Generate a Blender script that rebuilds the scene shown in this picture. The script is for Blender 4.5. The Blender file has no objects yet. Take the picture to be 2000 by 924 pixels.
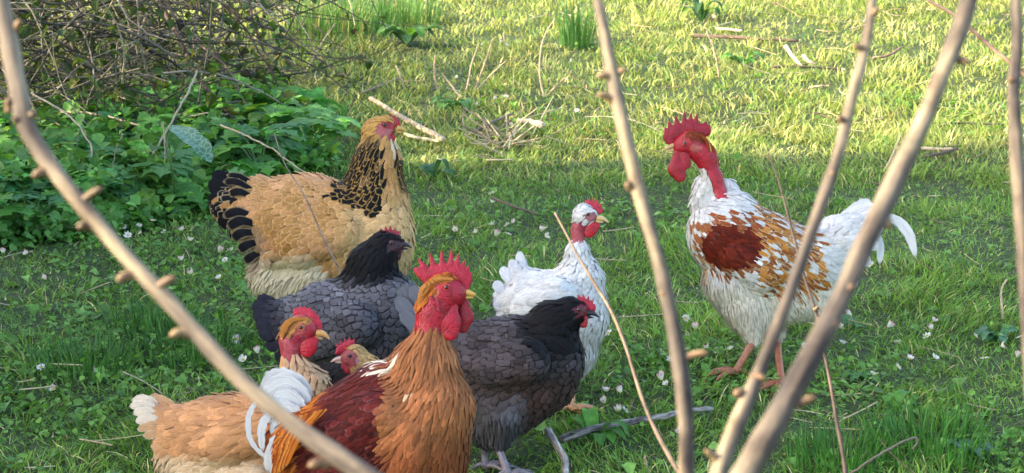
import bpy, math
import numpy as np
R = math.radians
rng = np.random.default_rng(7)
scene = bpy.context.scene
col = scene.collection

# ---------------------------------------------------------------- camera
H = 1.3; PITCH = R(14.7); FPX = 3900.0
CAM = np.array([0, 0, H])
FWD = np.array([0, math.cos(PITCH), -math.sin(PITCH)])
UP = np.array([0, math.sin(PITCH), math.cos(PITCH)])
RT = np.array([1.0, 0, 0])
cd = bpy.data.cameras.new('camera'); cam = bpy.data.objects.new('camera', cd); col.objects.link(cam)
cam.location = CAM; cam.rotation_euler = (math.pi/2-PITCH, 0, 0)
cd.sensor_width = 36; cd.lens = FPX/2000*36; cd.clip_end = 500; cd.clip_start = 0.05
cd.dof.use_dof = True; cd.dof.focus_distance = 3.75; cd.dof.aperture_fstop = 18
scene.camera = cam
# ---------------------------------------------------------------- sky, sun, exposure
SUN_EL = R(27); SUN_BACK = R(8)      # sun to the left of the camera, slightly behind it
S = np.array([-math.cos(SUN_EL)*math.cos(SUN_BACK), -math.cos(SUN_EL)*math.sin(SUN_BACK), math.sin(SUN_EL)])
w = bpy.data.worlds.new('World'); scene.world = w; w.use_nodes = True
nt = w.node_tree; sky = nt.nodes.new('ShaderNodeTexSky'); sky.sky_type = 'NISHITA'; sky.sun_disc = False
sky.sun_elevation = SUN_EL; sky.sun_rotation = math.atan2(S[0], S[1]); sky.air_density = 1.0; sky.dust_density = 3.0; sky.ozone_density = 0.7
nt.links.new(sky.outputs[0], nt.nodes['Background'].inputs[0]); nt.nodes['Background'].inputs[1].default_value = 0.14
sl = bpy.data.lights.new('sun', 'SUN'); sl.energy = 2.8; sl.angle = R(0.6); sl.color = (1.0, 0.88, 0.60)
so = bpy.data.objects.new('sun', sl); col.objects.link(so)
from mathutils import Vector, Matrix
so.rotation_euler = Vector(S).to_track_quat('Z', 'Y').to_euler()
scene.view_settings.view_transform = 'Standard'; scene.view_settings.look = 'None'
scene.view_settings.exposure = 2.15; scene.view_settings.gamma = 1.0
scene.cycles.max_bounces = 6; scene.cycles.diffuse_bounces = 3; scene.cycles.transparent_max_bounces = 12
scene.cycles.sample_clamp_indirect = 4.0

# ---------------------------------------------------------------- helpers
def lin(c):
    c = np.asarray(c, float)/255.0
    return np.where(c <= .04045, c/12.92, ((c+.055)/1.055)**2.4)
def gz(x, y):
    x = np.asarray(x, float); y = np.asarray(y, float)
    return .010*np.sin(x*2.1+.7)*np.cos(y*1.7+.4)+.006*np.sin(x*5.3+y*3.1)+.004*np.cos(x*9.1-y*7.3)
def P(x, y, d):
    return CAM + d*(FWD + (x-1000)/FPX*RT + (462-y)/FPX*UP)
def G(x, y, h=0.0):
    d = FWD + (x-1000)/FPX*RT + (462-y)/FPX*UP
    z = 0.0
    for _ in range(4):
        p = CAM + d*((z-H)/d[2]); z = float(gz(p[0], p[1]))+h
    return CAM + d*((z-H)/d[2])
def cdepth(p): return float(np.dot(np.asarray(p)-CAM, FWD))
def smooth01(x, a, b):
    t = np.clip((x-a)/(b-a), 0, 1); return t*t*(3-2*t)

def vnoise(x, y, seed=0):
    xi = np.floor(x).astype(np.int64); yi = np.floor(y).astype(np.int64); fx = x-xi; fy = y-yi
    fx = fx*fx*(3-2*fx); fy = fy*fy*(3-2*fy)
    def h(i, j):
        n = (i*374761393 + j*668265263 + seed*974634777) & 0x7fffffff
        n = ((n ^ (n >> 13))*1274126177) & 0x7fffffff
        return ((n ^ (n >> 16)) & 0xffff)/65535.0
    return (h(xi, yi)*(1-fx)+h(xi+1, yi)*fx)*(1-fy)+(h(xi, yi+1)*(1-fx)+h(xi+1, yi+1)*fx)*fy

def mesh(name, V, Fs, colr=None, edge=None, uv=None, smooth=True):
    if not isinstance(Fs, (list, tuple)): Fs = [Fs]
    Fs = [np.asarray(f, np.int32) for f in Fs if len(f)]
    V = np.asarray(V, np.float32)
    me = bpy.data.meshes.new(name)
    me.vertices.add(len(V)); me.vertices.foreach_set('co', V.ravel())
    loops = np.concatenate([f.ravel() for f in Fs]); sizes = np.concatenate([np.full(len(f), f.shape[1], np.int32) for f in Fs])
    me.loops.add(len(loops)); me.loops.foreach_set('vertex_index', loops)
    me.polygons.add(len(sizes)); st = np.concatenate([[0], np.cumsum(sizes)[:-1]]).astype(np.int32)
    me.polygons.foreach_set('loop_start', st)
    me.polygons.foreach_set('use_smooth', np.full(len(sizes), smooth))
    me.update(calc_edges=True)
    def ca(nm, c):
        c = np.asarray(c, np.float32)
        if c.ndim == 1: c = np.tile(c, (len(V), 1))
        a = me.color_attributes.new(nm, 'FLOAT_COLOR', 'POINT')
        a.data.foreach_set('color', np.hstack([c, np.ones((len(V), 1), np.float32)]).ravel())
    if colr is not None: ca('Col', colr)
    if edge is not None: ca('Edg', edge)
    if uv is not None:
        a = me.attributes.new('uvp', 'FLOAT_VECTOR', 'POINT'); a.data.foreach_set('vector', np.asarray(uv, np.float32).ravel())
    return me
def setnormals(me, Nn):
    me.normals_split_custom_set_from_vertices(np.asarray(Nn, np.float32).tolist())
def link(name, me, mat=None, parent=None, kind=None, label=None, cat=None, group=None, loc=None):
    o = bpy.data.objects.new(name, me); col.objects.link(o)
    if mat is not None and me is not None and len(me.materials) == 0: me.materials.append(mat)
    if parent is not None: o.parent = parent
    if loc is not None: o.location = loc
    if kind: o['kind'] = kind
    if label: o['label'] = label
    if cat: o['category'] = cat
    if group: o['group'] = group
    return o
class MB:
    """collects numpy pieces into one mesh"""
    def __init__(s): s.V = []; s.F = {}; s.C = []; s.E = []; s.U = []; s.n = 0
    def add(s, V, Fs, c=(.5, .5, .5), e=None, uv=None):
        V = np.asarray(V, float); n = len(V)
        if not isinstance(Fs, (list, tuple)): Fs = [Fs]
        for f in Fs:
            f = np.asarray(f)
            if len(f): s.F.setdefault(f.shape[1], []).append(f+s.n)
        c = np.asarray(c, float); c = np.tile(c, (n, 1)) if c.ndim == 1 else c
        e = c if e is None else np.asarray(e, float)
        e = np.tile(e, (n, 1)) if e.ndim == 1 else e
        s.V.append(V); s.C.append(c); s.E.append(e); s.U.append(np.zeros((n, 3)) if uv is None else uv); s.n += n
    def build(s, name, origin=(0, 0, 0), smooth=True):
        return mesh(name, np.vstack(s.V)-np.asarray(origin), [np.vstack(f) for f in s.F.values()], np.vstack(s.C), np.vstack(s.E), np.vstack(s.U), smooth)

def spline(pts, n):
    """Catmull-Rom through rows of pts (any number of columns)"""
    p = np.asarray(pts, float); m = len(p)
    if m == 2: t = np.linspace(0, 1, n)[:, None]; return p[0]*(1-t)+p[1]*t
    q = np.vstack([2*p[0]-p[1], p, 2*p[-1]-p[-2]])
    T = np.linspace(0, m-1, n); i = np.minimum(T.astype(int), m-2); t = (T-i)[:, None]
    a, b, c, d = q[i], q[i+1], q[i+2], q[i+3]
    return .5*((2*b)+(-a+c)*t+(2*a-5*b+4*c-d)*t*t+(-a+3*b-3*c+d)*t**3)
def tube(pts, rad, seg=8, cap=True):
    p = np.asarray(pts, float); n = len(p); rad = np.broadcast_to(np.asarray(rad, float), (n,))
    T = np.gradient(p, axis=0); T /= np.linalg.norm(T, axis=1)[:, None]+1e-12
    ref = np.array([0, 0, 1.0]) if abs(T[0, 2]) < .9 else np.array([1.0, 0, 0])
    u = np.cross(T[0], ref); u /= np.linalg.norm(u); us = []
    for i in range(n):
        u = u-T[i]*np.dot(u, T[i]); u /= np.linalg.norm(u)+1e-12; us.append(u)
    us = np.array(us); vs = np.cross(T, us)
    a = np.arange(seg)/seg*2*math.pi
    V = (p[:, None]+rad[:, None, None]*(np.cos(a)[None, :, None]*us[:, None]+np.sin(a)[None, :, None]*vs[:, None])).reshape(-1, 3)
    i = np.arange(n-1)[:, None]*seg; j = np.arange(seg)[None]; k = (j+1) % seg
    F = [np.stack([i+j, i+k, i+seg+k, i+seg+j], -1).reshape(-1, 4)]
    if cap:
        V = np.vstack([V, p[0]-T[0]*rad[0]*.4, p[-1]+T[-1]*rad[-1]*.4]); m = n*seg; jj = np.arange(seg); kk = (jj+1) % seg
        F.append(np.vstack([np.stack([kk, jj, np.full(seg, m)], -1), np.stack([(n-1)*seg+jj, (n-1)*seg+kk, np.full(seg, m+1)], -1)]))
    return V, F

# ---------------------------------------------------------------- materials
def mat(name):
    m = bpy.data.materials.new(name); m.use_nodes = True
    return m, m.node_tree.nodes, m.node_tree.links, m.node_tree.nodes['Principled BSDF']
def nmath(N, L, op, a, b=None, clamp=False):
    n = N.new('ShaderNodeMath'); n.operation = op; n.use_clamp = clamp
    for k, v in enumerate((a, b)):
        if v is None: continue
        if isinstance(v, (int, float)): n.inputs[k].default_value = v
        else: L.new(v, n.inputs[k])
    return n.outputs[0]
def nmix(N, L, mode, f, a, b):
    n = N.new('ShaderNodeMix'); n.data_type = 'RGBA'; n.blend_type = mode
    for s_, v in ((n.inputs[0], f), (n.inputs[6], a), (n.inputs[7], b)):
        if isinstance(v, (int, float)): s_.default_value = v
        elif isinstance(v, tuple): s_.default_value = v
        else: L.new(v, s_)
    return n.outputs[2]
def attr(N, nm):
    a = N.new('ShaderNodeAttribute'); a.attribute_name = nm; return a
def noise(N, L, scale, detail=3, vec=None, rough=.55):
    n = N.new('ShaderNodeTexNoise'); n.inputs['Scale'].default_value = scale; n.inputs['Detail'].default_value = detail; n.inputs['Roughness'].default_value = rough
    if vec is None:
        tc = N.new('ShaderNodeTexCoord'); vec = tc.outputs['Object']
    L.new(vec, n.inputs['Vector']); return n.outputs[0]
def ramp(N, L, f, stops):
    r = N.new('ShaderNodeValToRGB'); L.new(f, r.inputs[0]); e = r.color_ramp.elements
    while len(e) < len(stops): e.new(.5)
    for k, (p, c) in enumerate(stops): e[k].position = p; e[k].color = (*c, 1)
    return r.outputs[0]
def bump(N, L, B, h, strength, dist):
    b = N.new('ShaderNodeBump'); b.inputs['Strength'].default_value = strength; b.inputs['Distance'].default_value = dist
    L.new(h, b.inputs['Height']); L.new(b.outputs[0], B.inputs['Normal'])

def foliage_mat(name, trans=.35, rough=.55, var=.35, nscale=60, veins=False):
    m, N, L, B = mat(name)
    c = attr(N, 'Col').outputs['Color']
    n = noise(N, L, nscale, 2)
    f = N.new('ShaderNodeMapRange'); L.new(n, f.inputs[0]); f.inputs[1].default_value = .3; f.inputs[2].default_value = .7; f.inputs[3].default_value = 1-var; f.inputs[4].default_value = 1+var
    h = N.new('ShaderNodeVectorMath'); h.operation = 'SCALE'; L.new(c, h.inputs[0]); L.new(f.outputs[0], h.inputs['Scale']); c2 = h.outputs[0]
    if veins:
        s = N.new('ShaderNodeSeparateXYZ'); L.new(attr(N, 'uvp').outputs['Vector'], s.inputs[0])
        au = nmath(N, L, 'ABSOLUTE', s.outputs[0])
        mid = nmath(N, L, 'LESS_THAN', au, .05)
        ph = nmath(N, L, 'SUBTRACT', nmath(N, L, 'MULTIPLY', s.outputs[1], 7.0), nmath(N, L, 'MULTIPLY', au, 3.0))
        vn = nmath(N, L, 'LESS_THAN', nmath(N, L, 'FRACT', ph), .12)
        vv = nmath(N, L, 'MAXIMUM', mid, vn)
        c2 = nmix(N, L, 'MIX', nmath(N, L, 'MULTIPLY', vv, .28), c2, (.35, .5, .25, 1))
        bump(N, L, B, nmath(N, L, 'SUBTRACT', 1.0, vv), .4, .002)
    L.new(c2, B.inputs['Base Color']); B.inputs['Roughness'].default_value = rough; B.inputs['Specular IOR Level'].default_value = .18
    t = N.new('ShaderNodeBsdfTranslucent'); tc = nmix(N, L, 'MULTIPLY', 1.0, c2, (1.25, 1.35, .6, 1)); L.new(tc, t.inputs[0])
    mx = N.new('ShaderNodeMixShader'); mx.inputs[0].default_value = trans
    L.new(B.outputs[0], mx.inputs[1]); L.new(t.outputs[0], mx.inputs[2]); L.new(mx.outputs[0], N['Material Output'].inputs['Surface'])
    return m
M_GRASS = foliage_mat('grass_blades', .28, .5, .2, 30)
M_LEAF = foliage_mat('leaf', .3, .42, .25, 70, veins=True)
M_COVER = foliage_mat('ground_cover_leaf', .3, .45, .3, 50)
M_PETAL = foliage_mat('petal', .25, .6, .03, 40)

def bark_mat(name, c0, c1, c2, rough=.75, sc=90, bs=.5, bd=.0015, stretch=(1, 1, .12)):
    m, N, L, B = mat(name)
    a = attr(N, 'uvp').outputs['Vector']         # u round, v along (metres), r
    mp = N.new('ShaderNodeMapping'); L.new(a, mp.inputs[0]); mp.inputs['Scale'].default_value = stretch
    n1 = noise(N, L, sc, 5, mp.outputs[0], .65); n2 = noise(N, L, 34, 4)
    c = ramp(N, L, n1, [(.36, c0), (.52, c1), (.68, c2)])
    c = nmix(N, L, 'MULTIPLY', .8, c, ramp(N, L, n2, [(.38, (.34, .28, .27)), (.56, (1.15, 1.12, 1.05))]))
    L.new(c, B.inputs['Base Color']); B.inputs['Roughness'].default_value = rough
    bump(N, L, B, n1, bs, bd); return m
def bark_tube(mb, pts, rad, seg=10, c=(.5, .5, .5), lump=.0, rg=rng):
    pts = np.asarray(pts, float); n = len(pts); rad = np.broadcast_to(np.asarray(rad, float), (n,))
    V, F = tube(pts, rad, seg)
    L = np.concatenate([[0], np.cumsum(np.linalg.norm(np.diff(pts, axis=0), axis=1))])
    a = np.arange(seg)/seg*2*math.pi; o = rg.random()*9
    rr = np.repeat(rad, seg)
    uv = np.stack([np.tile(np.cos(a), n)*rr, np.tile(np.sin(a), n)*rr, np.repeat(L, seg)+o], -1)
    uv = np.vstack([uv, [[0, 0, o]], [[0, 0, L[-1]+o]]])
    if lump:
        nn = vnoise(np.repeat(L, seg)*60+o*7, np.tile(a, n)*1.3, 5)-.5
        ctr = np.repeat(pts, seg, 0); V[:n*seg] = ctr+(V[:n*seg]-ctr)*(1+lump*nn[:, None])
    mb.add(V, F, c, None, uv)
def twig_mat(name='twig'):
    m, N, L, B = mat(name); c = attr(N, 'Col').outputs['Color']; n = noise(N, L, 120, 3)
    L.new(nmix(N, L, 'MULTIPLY', .7, c, ramp(N, L, n, [(.3, (.5, .48, .45)), (.7, (1.25, 1.2, 1.1))])), B.inputs['Base Color'])
    B.inputs['Roughness'].default_value = .8; bump(N, L, B, n, .4, .001); return m
M_TWIG = twig_mat()

# ---------------------------------------------------------------- ground
def axis_lin(a, b, step, far):
    mid = np.arange(a, b+1e-6, step); g = []
    x = step
    while x < far: g.append(x); x *= 1.35
    g = np.array(g); return np.concatenate([a-g[::-1], mid, b+g])
gxs = axis_lin(-4, 4, .05, 220); gys = axis_lin(2, 12, .05, 220)
X, Y = np.meshgrid(gxs, gys, indexing='ij'); Z = gz(X, Y)
fade = np.exp(-np.maximum(0, np.hypot(X, Y-7)-14)/6); Z = Z*fade
Z += (vnoise(X*16, Y*16, 3)-.5)*.006*fade
nx, ny = X.shape; idx = np.arange(nx*ny).reshape(nx, ny)
Fg = np.stack([idx[:-1, :-1], idx[1:, :-1], idx[1:, 1:], idx[:-1, 1:]], -1).reshape(-1, 4)
m, N, L, B = mat('ground_soil_and_moss')
n1 = noise(N, L, 2.2, 4); n2 = noise(N, L, 45, 5); n3 = noise(N, L, 220, 3)
c = ramp(N, L, n2, [(.3, (.03, .04, .015)), (.5, (.06, .095, .028)), (.68, (.11, .15, .045)), (.8, (.2, .16, .09))])
c = nmix(N, L, 'MULTIPLY', .6, c, ramp(N, L, n1, [(.35, (.6, .75, .6)), (.65, (1.2, 1.1, .9))]))
c = nmix(N, L, 'MULTIPLY', .7, c, ramp(N, L, n3, [(.35, (.35, .35, .35)), (.65, (1.3, 1.3, 1.3))]))
L.new(c, B.inputs['Base Color']); B.inputs['Roughness'].default_value = .95; bump(N, L, B, n3, .8, .01)
link('ground', mesh('ground', np.stack([X.ravel(), Y.ravel(), Z.ravel()], -1), Fg), m, kind='structure')

# ---------------------------------------------------------------- grass (one mass nobody could count)
def sample_area(n, y0=2.7, y1=12.0, pw=1.0, spread=.36, rg=rng):
    u = rg.random(n); e = 1-pw+1      # pdf(y) ~ y^(1-pw)
    y = (y0**e+u*(y1**e-y0**e))**(1/e)
    x = (rg.random(n)*2-1)*(spread*y+.25)
    return x, y
SUNLINE = 5.8
def grass(n, nseg, y0, y1, pw, hmin, hmax, wid, seed, keep=None, colf=None, flat=1.0):
    rg = np.random.default_rng(seed)
    x, y = sample_area(n, y0, y1, pw, rg=rg)
    cl = vnoise(x*5, y*5, seed+1)*.6+vnoise(x*14, y*14, seed+2)*.4          # tufts
    big = vnoise(x*1.3, y*1.1, 11)
    k = rg.random(n) < (.42+.85*smooth01(cl, .25, .7)); 
    if keep is not None: k &= keep(x, y, rg)
    x, y, cl, big = x[k], y[k], cl[k], big[k]; n = len(x)
    h = hmin+(hmax-hmin)*(rg.random(n)**1.4)*(.35+1.0*smooth01(cl, .3, .75))*(.6+.8*big)
    az0 = vnoise(x*6, y*6, seed+3)*8; az = az0+rg.normal(0, 1.2, n)
    lean = flat*(.25+.95*rg.random(n))                                # horizontal reach / height
    dx, dy = np.cos(az), np.sin(az)
    wd = wid*(.6+.8*rg.random(n)); tw = rg.random(n)*math.pi
    sx, sy = np.cos(tw), np.sin(tw)
    g = gz(x, y)-.004
    ts = np.linspace(0, 1, nseg+1); rows = []
    for t in ts[:-1]:
        px = x+dx*h*lean*t**1.6; py = y+dy*h*lean*t**1.6; pz = g+h*(t-.35*t**2.4*np.minimum(lean, 1.2))
        ww = wd*(1-.55*t**1.5)/2
        rows.append(np.stack([px-sx*ww, py-sy*ww, pz], -1)); rows.append(np.stack([px+sx*ww, py+sy*ww, pz], -1))
    t = 1.0; rows.append(np.stack([x+dx*h*lean, y+dy*h*lean, g+h*(1-.35*np.minimum(lean, 1.2))], -1))
    V = np.stack(rows, 1); m = V.shape[1]; base = (np.arange(n)*m)[:, None]
    Fq = [np.stack([base[:, 0]+2*i, base[:, 0]+2*i+1, base[:, 0]+2*i+3, base[:, 0]+2*i+2], -1) for i in range(nseg-1)]
    Ft = np.stack([base[:, 0]+m-3, base[:, 0]+m-2, base[:, 0]+m-1], -1)
    # colour: yellow past the shade edge, dry sward plus painted sunlight; deep green near; straw
    dry = smooth01(y, 5.45, 6.0)*.72+.12
    a = rg.random(n); hue = vnoise(x*2.4, y*2.4, 21); hue2 = vnoise(x*9, y*9, 22)
    deep = np.array([.085, .185, .030]); mid = np.array([.175, .30, .052]); yel = np.array([.28, .30, .10]); blu = np.array([.09, .19, .06]); straw = np.array([.52, .42, .22])
    mixv = np.clip(hue*.5+hue2*.35+a*.45-.25, 0, 1)[:, None]
    C = deep*(1-mixv)+mid*mixv
    yf = np.clip(dry*(.55+.9*hue2+.35*(a-.5)), 0, 1)[:, None]; C = C*(1-yf)+yel*yf
    b = (rg.random(n) < .10*(1-.6*dry))[:, None]; C = np.where(b, blu, C)
    st = (rg.random(n) < .045+.13*dry*smooth01(hue2, .3, .8))[:, None]; C = np.where(st, straw*(.6+.6*rg.random(n))[:, None], C)
    C = C*1.6*(.6+.8*rg.random(n))[:, None]
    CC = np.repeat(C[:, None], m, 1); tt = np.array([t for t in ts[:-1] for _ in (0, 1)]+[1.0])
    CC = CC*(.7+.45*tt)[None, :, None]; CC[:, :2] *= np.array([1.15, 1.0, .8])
    return V.reshape(-1, 3), Fq+[Ft], CC.reshape(-1, 3)
def addgrass(name, *a, **k):
    V, F, C = grass(*a, **k); F = ([np.vstack(F[:-1])] if len(F) > 1 else [])+[F[-1]]
    link(name, mesh(name, V, F, C), M_GRASS, kind='stuff')
bushline = lambda X: np.interp(X, [-400, 0, 200, 330, 430, 560, 640, 690], [485, 472, 455, 430, 398, 350, 335, 300])
def not_cover(x, y, rg):
    c = vnoise(x*2.1+5, y*2.1, 31)
    return rg.random(len(x)) < 1-.5*smooth01(c, .55, .72)
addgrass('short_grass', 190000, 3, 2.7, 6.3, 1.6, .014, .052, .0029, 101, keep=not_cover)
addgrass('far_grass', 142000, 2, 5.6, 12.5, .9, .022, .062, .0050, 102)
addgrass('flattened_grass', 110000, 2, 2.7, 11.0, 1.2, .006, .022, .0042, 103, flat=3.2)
# low clover and daisy-leaf cover
def leaf_template(nl=5, nw=3, fold=.12, curl=.25, tipw=.0, shape='oval'):
    v = np.linspace(0, 1, nl+1); u = np.linspace(-1, 1, nw)
    wp = {'oval': np.sin(np.pi*np.clip(v, .0, 1)**.8)**.8, 'round': np.sqrt(np.clip(1-(2*v-1)**2, 0, 1)), 'spoon': np.clip(v*1.1, .08, 1)*np.sqrt(np.clip(1-(np.maximum(0, v-.7)/.3)**2, 0, 1))}[shape]
    wp = np.maximum(wp, .04)
    U, Vv = np.meshgrid(u, v); Wd = wp[:, None]*np.ones(nw)
    x = U*Wd; y = Vv; z = np.abs(U)*Wd*fold-curl*Vv**2*.6+.15*Vv
    V = np.stack([x.ravel(), y.ravel(), z.ravel()], -1)
    i = np.arange(nl)[:, None]*nw; j = np.arange(nw-1)[None]
    F = np.stack([i+j, i+j+1, i+nw+j+1, i+nw+j], -1).reshape(-1, 4)
    return V, F, np.stack([U.ravel(), Vv.ravel(), np.zeros(U.size)], -1)
def scatter(T, pos, az, pitch, roll, L, W, C, uvt=None):
    """many copies of template T=(V,F,uv) as arrays"""
    V, F, UV = T; n = len(pos); ca, sa = np.cos(az), np.sin(az); cp, sp = np.cos(pitch), np.sin(pitch)
    d = np.stack([ca*cp, sa*cp, sp], -1); s = np.stack([-sa, ca, np.zeros(n)], -1); u = np.cross(s, -d)*-1
    u = np.cross(d, s); u = -u*np.sign(u[:, 2:3]+1e-9)*-1
    cr, sr = np.cos(roll)[:, None], np.sin(roll)[:, None]; s2 = s*cr+u*sr; u2 = u*cr-s*sr
    L = np.broadcast_to(L, (n,)); W = np.broadcast_to(W, (n,))
    VV = pos[:, None]+V[None, :, 0, None]*(s2*W[:, None])[:, None]+V[None, :, 1, None]*(d*L[:, None])[:, None]+V[None, :, 2, None]*(u2*L[:, None])[:, None]
    FF = (F[None]+(np.arange(n)*len(V))[:, None, None]).reshape(-1, F.shape[1])
    CC = np.repeat(C, len(V), 0); uv = np.tile(UV, (n, 1)); uv[:, 2] = np.repeat(rng.random(n), len(V))
    return VV.reshape(-1, 3), FF, CC, uv
def add_cover(name, n, seed, thr, y0, y1, L0, L1, tmpl, colA, colB, hh=.03, pw=1.5):
    rg = np.random.default_rng(seed); x, y = sample_area(n, y0, y1, pw, rg=rg)
    c = vnoise(x*2.1+5, y*2.1, 31)+.25*(vnoise(x*11, y*11, seed)-.5); k = rg.random(n) < .1+.95*smooth01(c, thr, thr+.12)
    x, y = x[k], y[k]; n = len(x)
    L_ = L0+(L1-L0)*rg.random(n); pos = np.stack([x, y, gz(x, y)+hh*rg.random(n)**.8], -1)
    mixv = rg.random((n, 1)); C = (np.array(colA)*(1-mixv)+np.array(colB)*mixv)*(.7+.6*rg.random((n, 1)))
    V, F, C, uv = scatter(tmpl, pos, rg.random(n)*6.28, rg.normal(.25, .4, n), rg.normal(0, .35, n), L_, L_*(.42+.2*rg.random(n)), C)
    link(name, mesh(name, V, F, C, None, uv), M_COVER, kind='stuff')
T_SMALL = leaf_template(2, 3, .2, .3, shape='oval'); T_ROUND = leaf_template(3, 3, .15, .2, shape='round'); T_LEAF = leaf_template(5, 5, .18, .35, shape='oval'); T_SPOON = leaf_template(5, 3, .2, .5, shape='spoon')
add_cover('clover_cover', 45000, 201, .60, 2.8, 8.0, .007, .014, T_ROUND, (.09, .22, .04), (.2, .38, .07))
add_cover('daisy_leaf_cover', 9000, 202, .60, 2.8, 7.0, .018, .034, T_SPOON, (.1, .24, .05), (.22, .4, .09), .012)

# ---------------------------------------------------------------- signed-distance modelling
def sdf(q, prims, zs):
    """q (N,3) local metres; prims arrays; polynomial smooth union. returns distance"""
    qs = q*np.array([1, 1, 1/zs]); d = None
    for p in prims:
        a, b = p['A'], p['B']; ab = b-a; t = np.clip(((qs-a)@ab)/(ab@ab+1e-12), 0, 1)
        di = np.linalg.norm(qs-a-t[:, None]*ab, axis=1)-(p['ra']+(p['rb']-p['ra'])*t)
        if d is None: d = di
        else:
            k = p['k']; h = np.maximum(k-np.abs(d-di), 0)/k; d = np.minimum(d, di)-h*h*k*.25
    return d
def prim_d(q, p, zs):
    qs = q*np.array([1, 1, 1/zs]); a, b = p['A'], p['B']; ab = b-a; t = np.clip(((qs-a)@ab)/(ab@ab+1e-12), 0, 1)
    return np.linalg.norm(qs-a-t[:, None]*ab, axis=1)-(p['ra']+(p['rb']-p['ra'])*t)
def grad(q, prims, zs, e=.0015):
    g = np.stack([sdf(q+np.eye(3)[i]*e, prims, zs)-sdf(q-np.eye(3)[i]*e, prims, zs) for i in range(3)], -1)
    return g/(np.linalg.norm(g, axis=1)[:, None]+1e-9)
def surface_nets(prims, zs, h):
    lo = np.min([np.minimum(p['A']-p['ra'], p['B']-p['rb']) for p in prims], 0)*np.array([1, 1, zs])-3*h
    hi = np.max([np.maximum(p['A']+p['ra'], p['B']+p['rb']) for p in prims], 0)*np.array([1, 1, zs])+3*h
    n = np.ceil((hi-lo)/h).astype(int)+1
    ax = [lo[i]+h*np.arange(n[i]) for i in range(3)]
    Gx = np.stack(np.meshgrid(*ax, indexing='ij'), -1).reshape(-1, 3)
    D = sdf(Gx, prims, zs).reshape(n)
    c = np.zeros(n-1, bool); s = D < 0; cnt = np.zeros(n-1, int)
    for i in (0, 1):
        for j in (0, 1):
            for k in (0, 1): cnt += s[i:n[0]-1+i, j:n[1]-1+j, k:n[2]-1+k]
    c = (cnt > 0) & (cnt < 8); I = np.argwhere(c); idm = -np.ones(n-1, int); idm[c] = np.arange(len(I))
    acc = np.zeros((len(I), 3)); num = np.zeros(len(I))
    for axn in range(3):
        o = [0, 1, 2]; o.remove(axn)
        for p_ in (0, 1):
            for q_ in (0, 1):
                off = np.zeros(3, int); off[o[0]] = p_; off[o[1]] = q_; off2 = off.copy(); off2[axn] = 1
                A = D[tuple((I+off).T)]; B_ = D[tuple((I+off2).T)]; m = (A < 0) != (B_ < 0)
                t = A[m]/(A[m]-B_[m]); pt = np.tile(off.astype(float), (m.sum(), 1)); pt[:, axn] += t
                acc[m] += pt; num[m] += 1
    V = lo+h*(I+acc/num[:, None]); Fs = []
    for axn in range(3):
        o = [0, 1, 2]; o.remove(axn); sl0 = [slice(None)]*3; sl1 = [slice(None)]*3
        sl0[axn] = slice(0, -1); sl1[axn] = slice(1, None)
        E = s[tuple(sl0)] != s[tuple(sl1)]; J = np.argwhere(E); J = J[(J[:, o[0]] > 0) & (J[:, o[1]] > 0) & (J[:, o[0]] < n[o[0]]-1) & (J[:, o[1]] < n[o[1]]-1)]
        ins = s[tuple(J.T)]
        e0 = np.zeros(3, int); e0[o[0]] = 1; e1 = np.zeros(3, int); e1[o[1]] = 1
        q = np.stack([idm[tuple((J-e0-e1).T)], idm[tuple((J-e1).T)], idm[tuple(J.T)], idm[tuple((J-e0).T)]], -1)
        fl = ins if axn != 1 else ~ins
        q[~fl] = q[~fl][:, ::-1]; Fs.append(q)
    return V, np.vstack(Fs)

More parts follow.
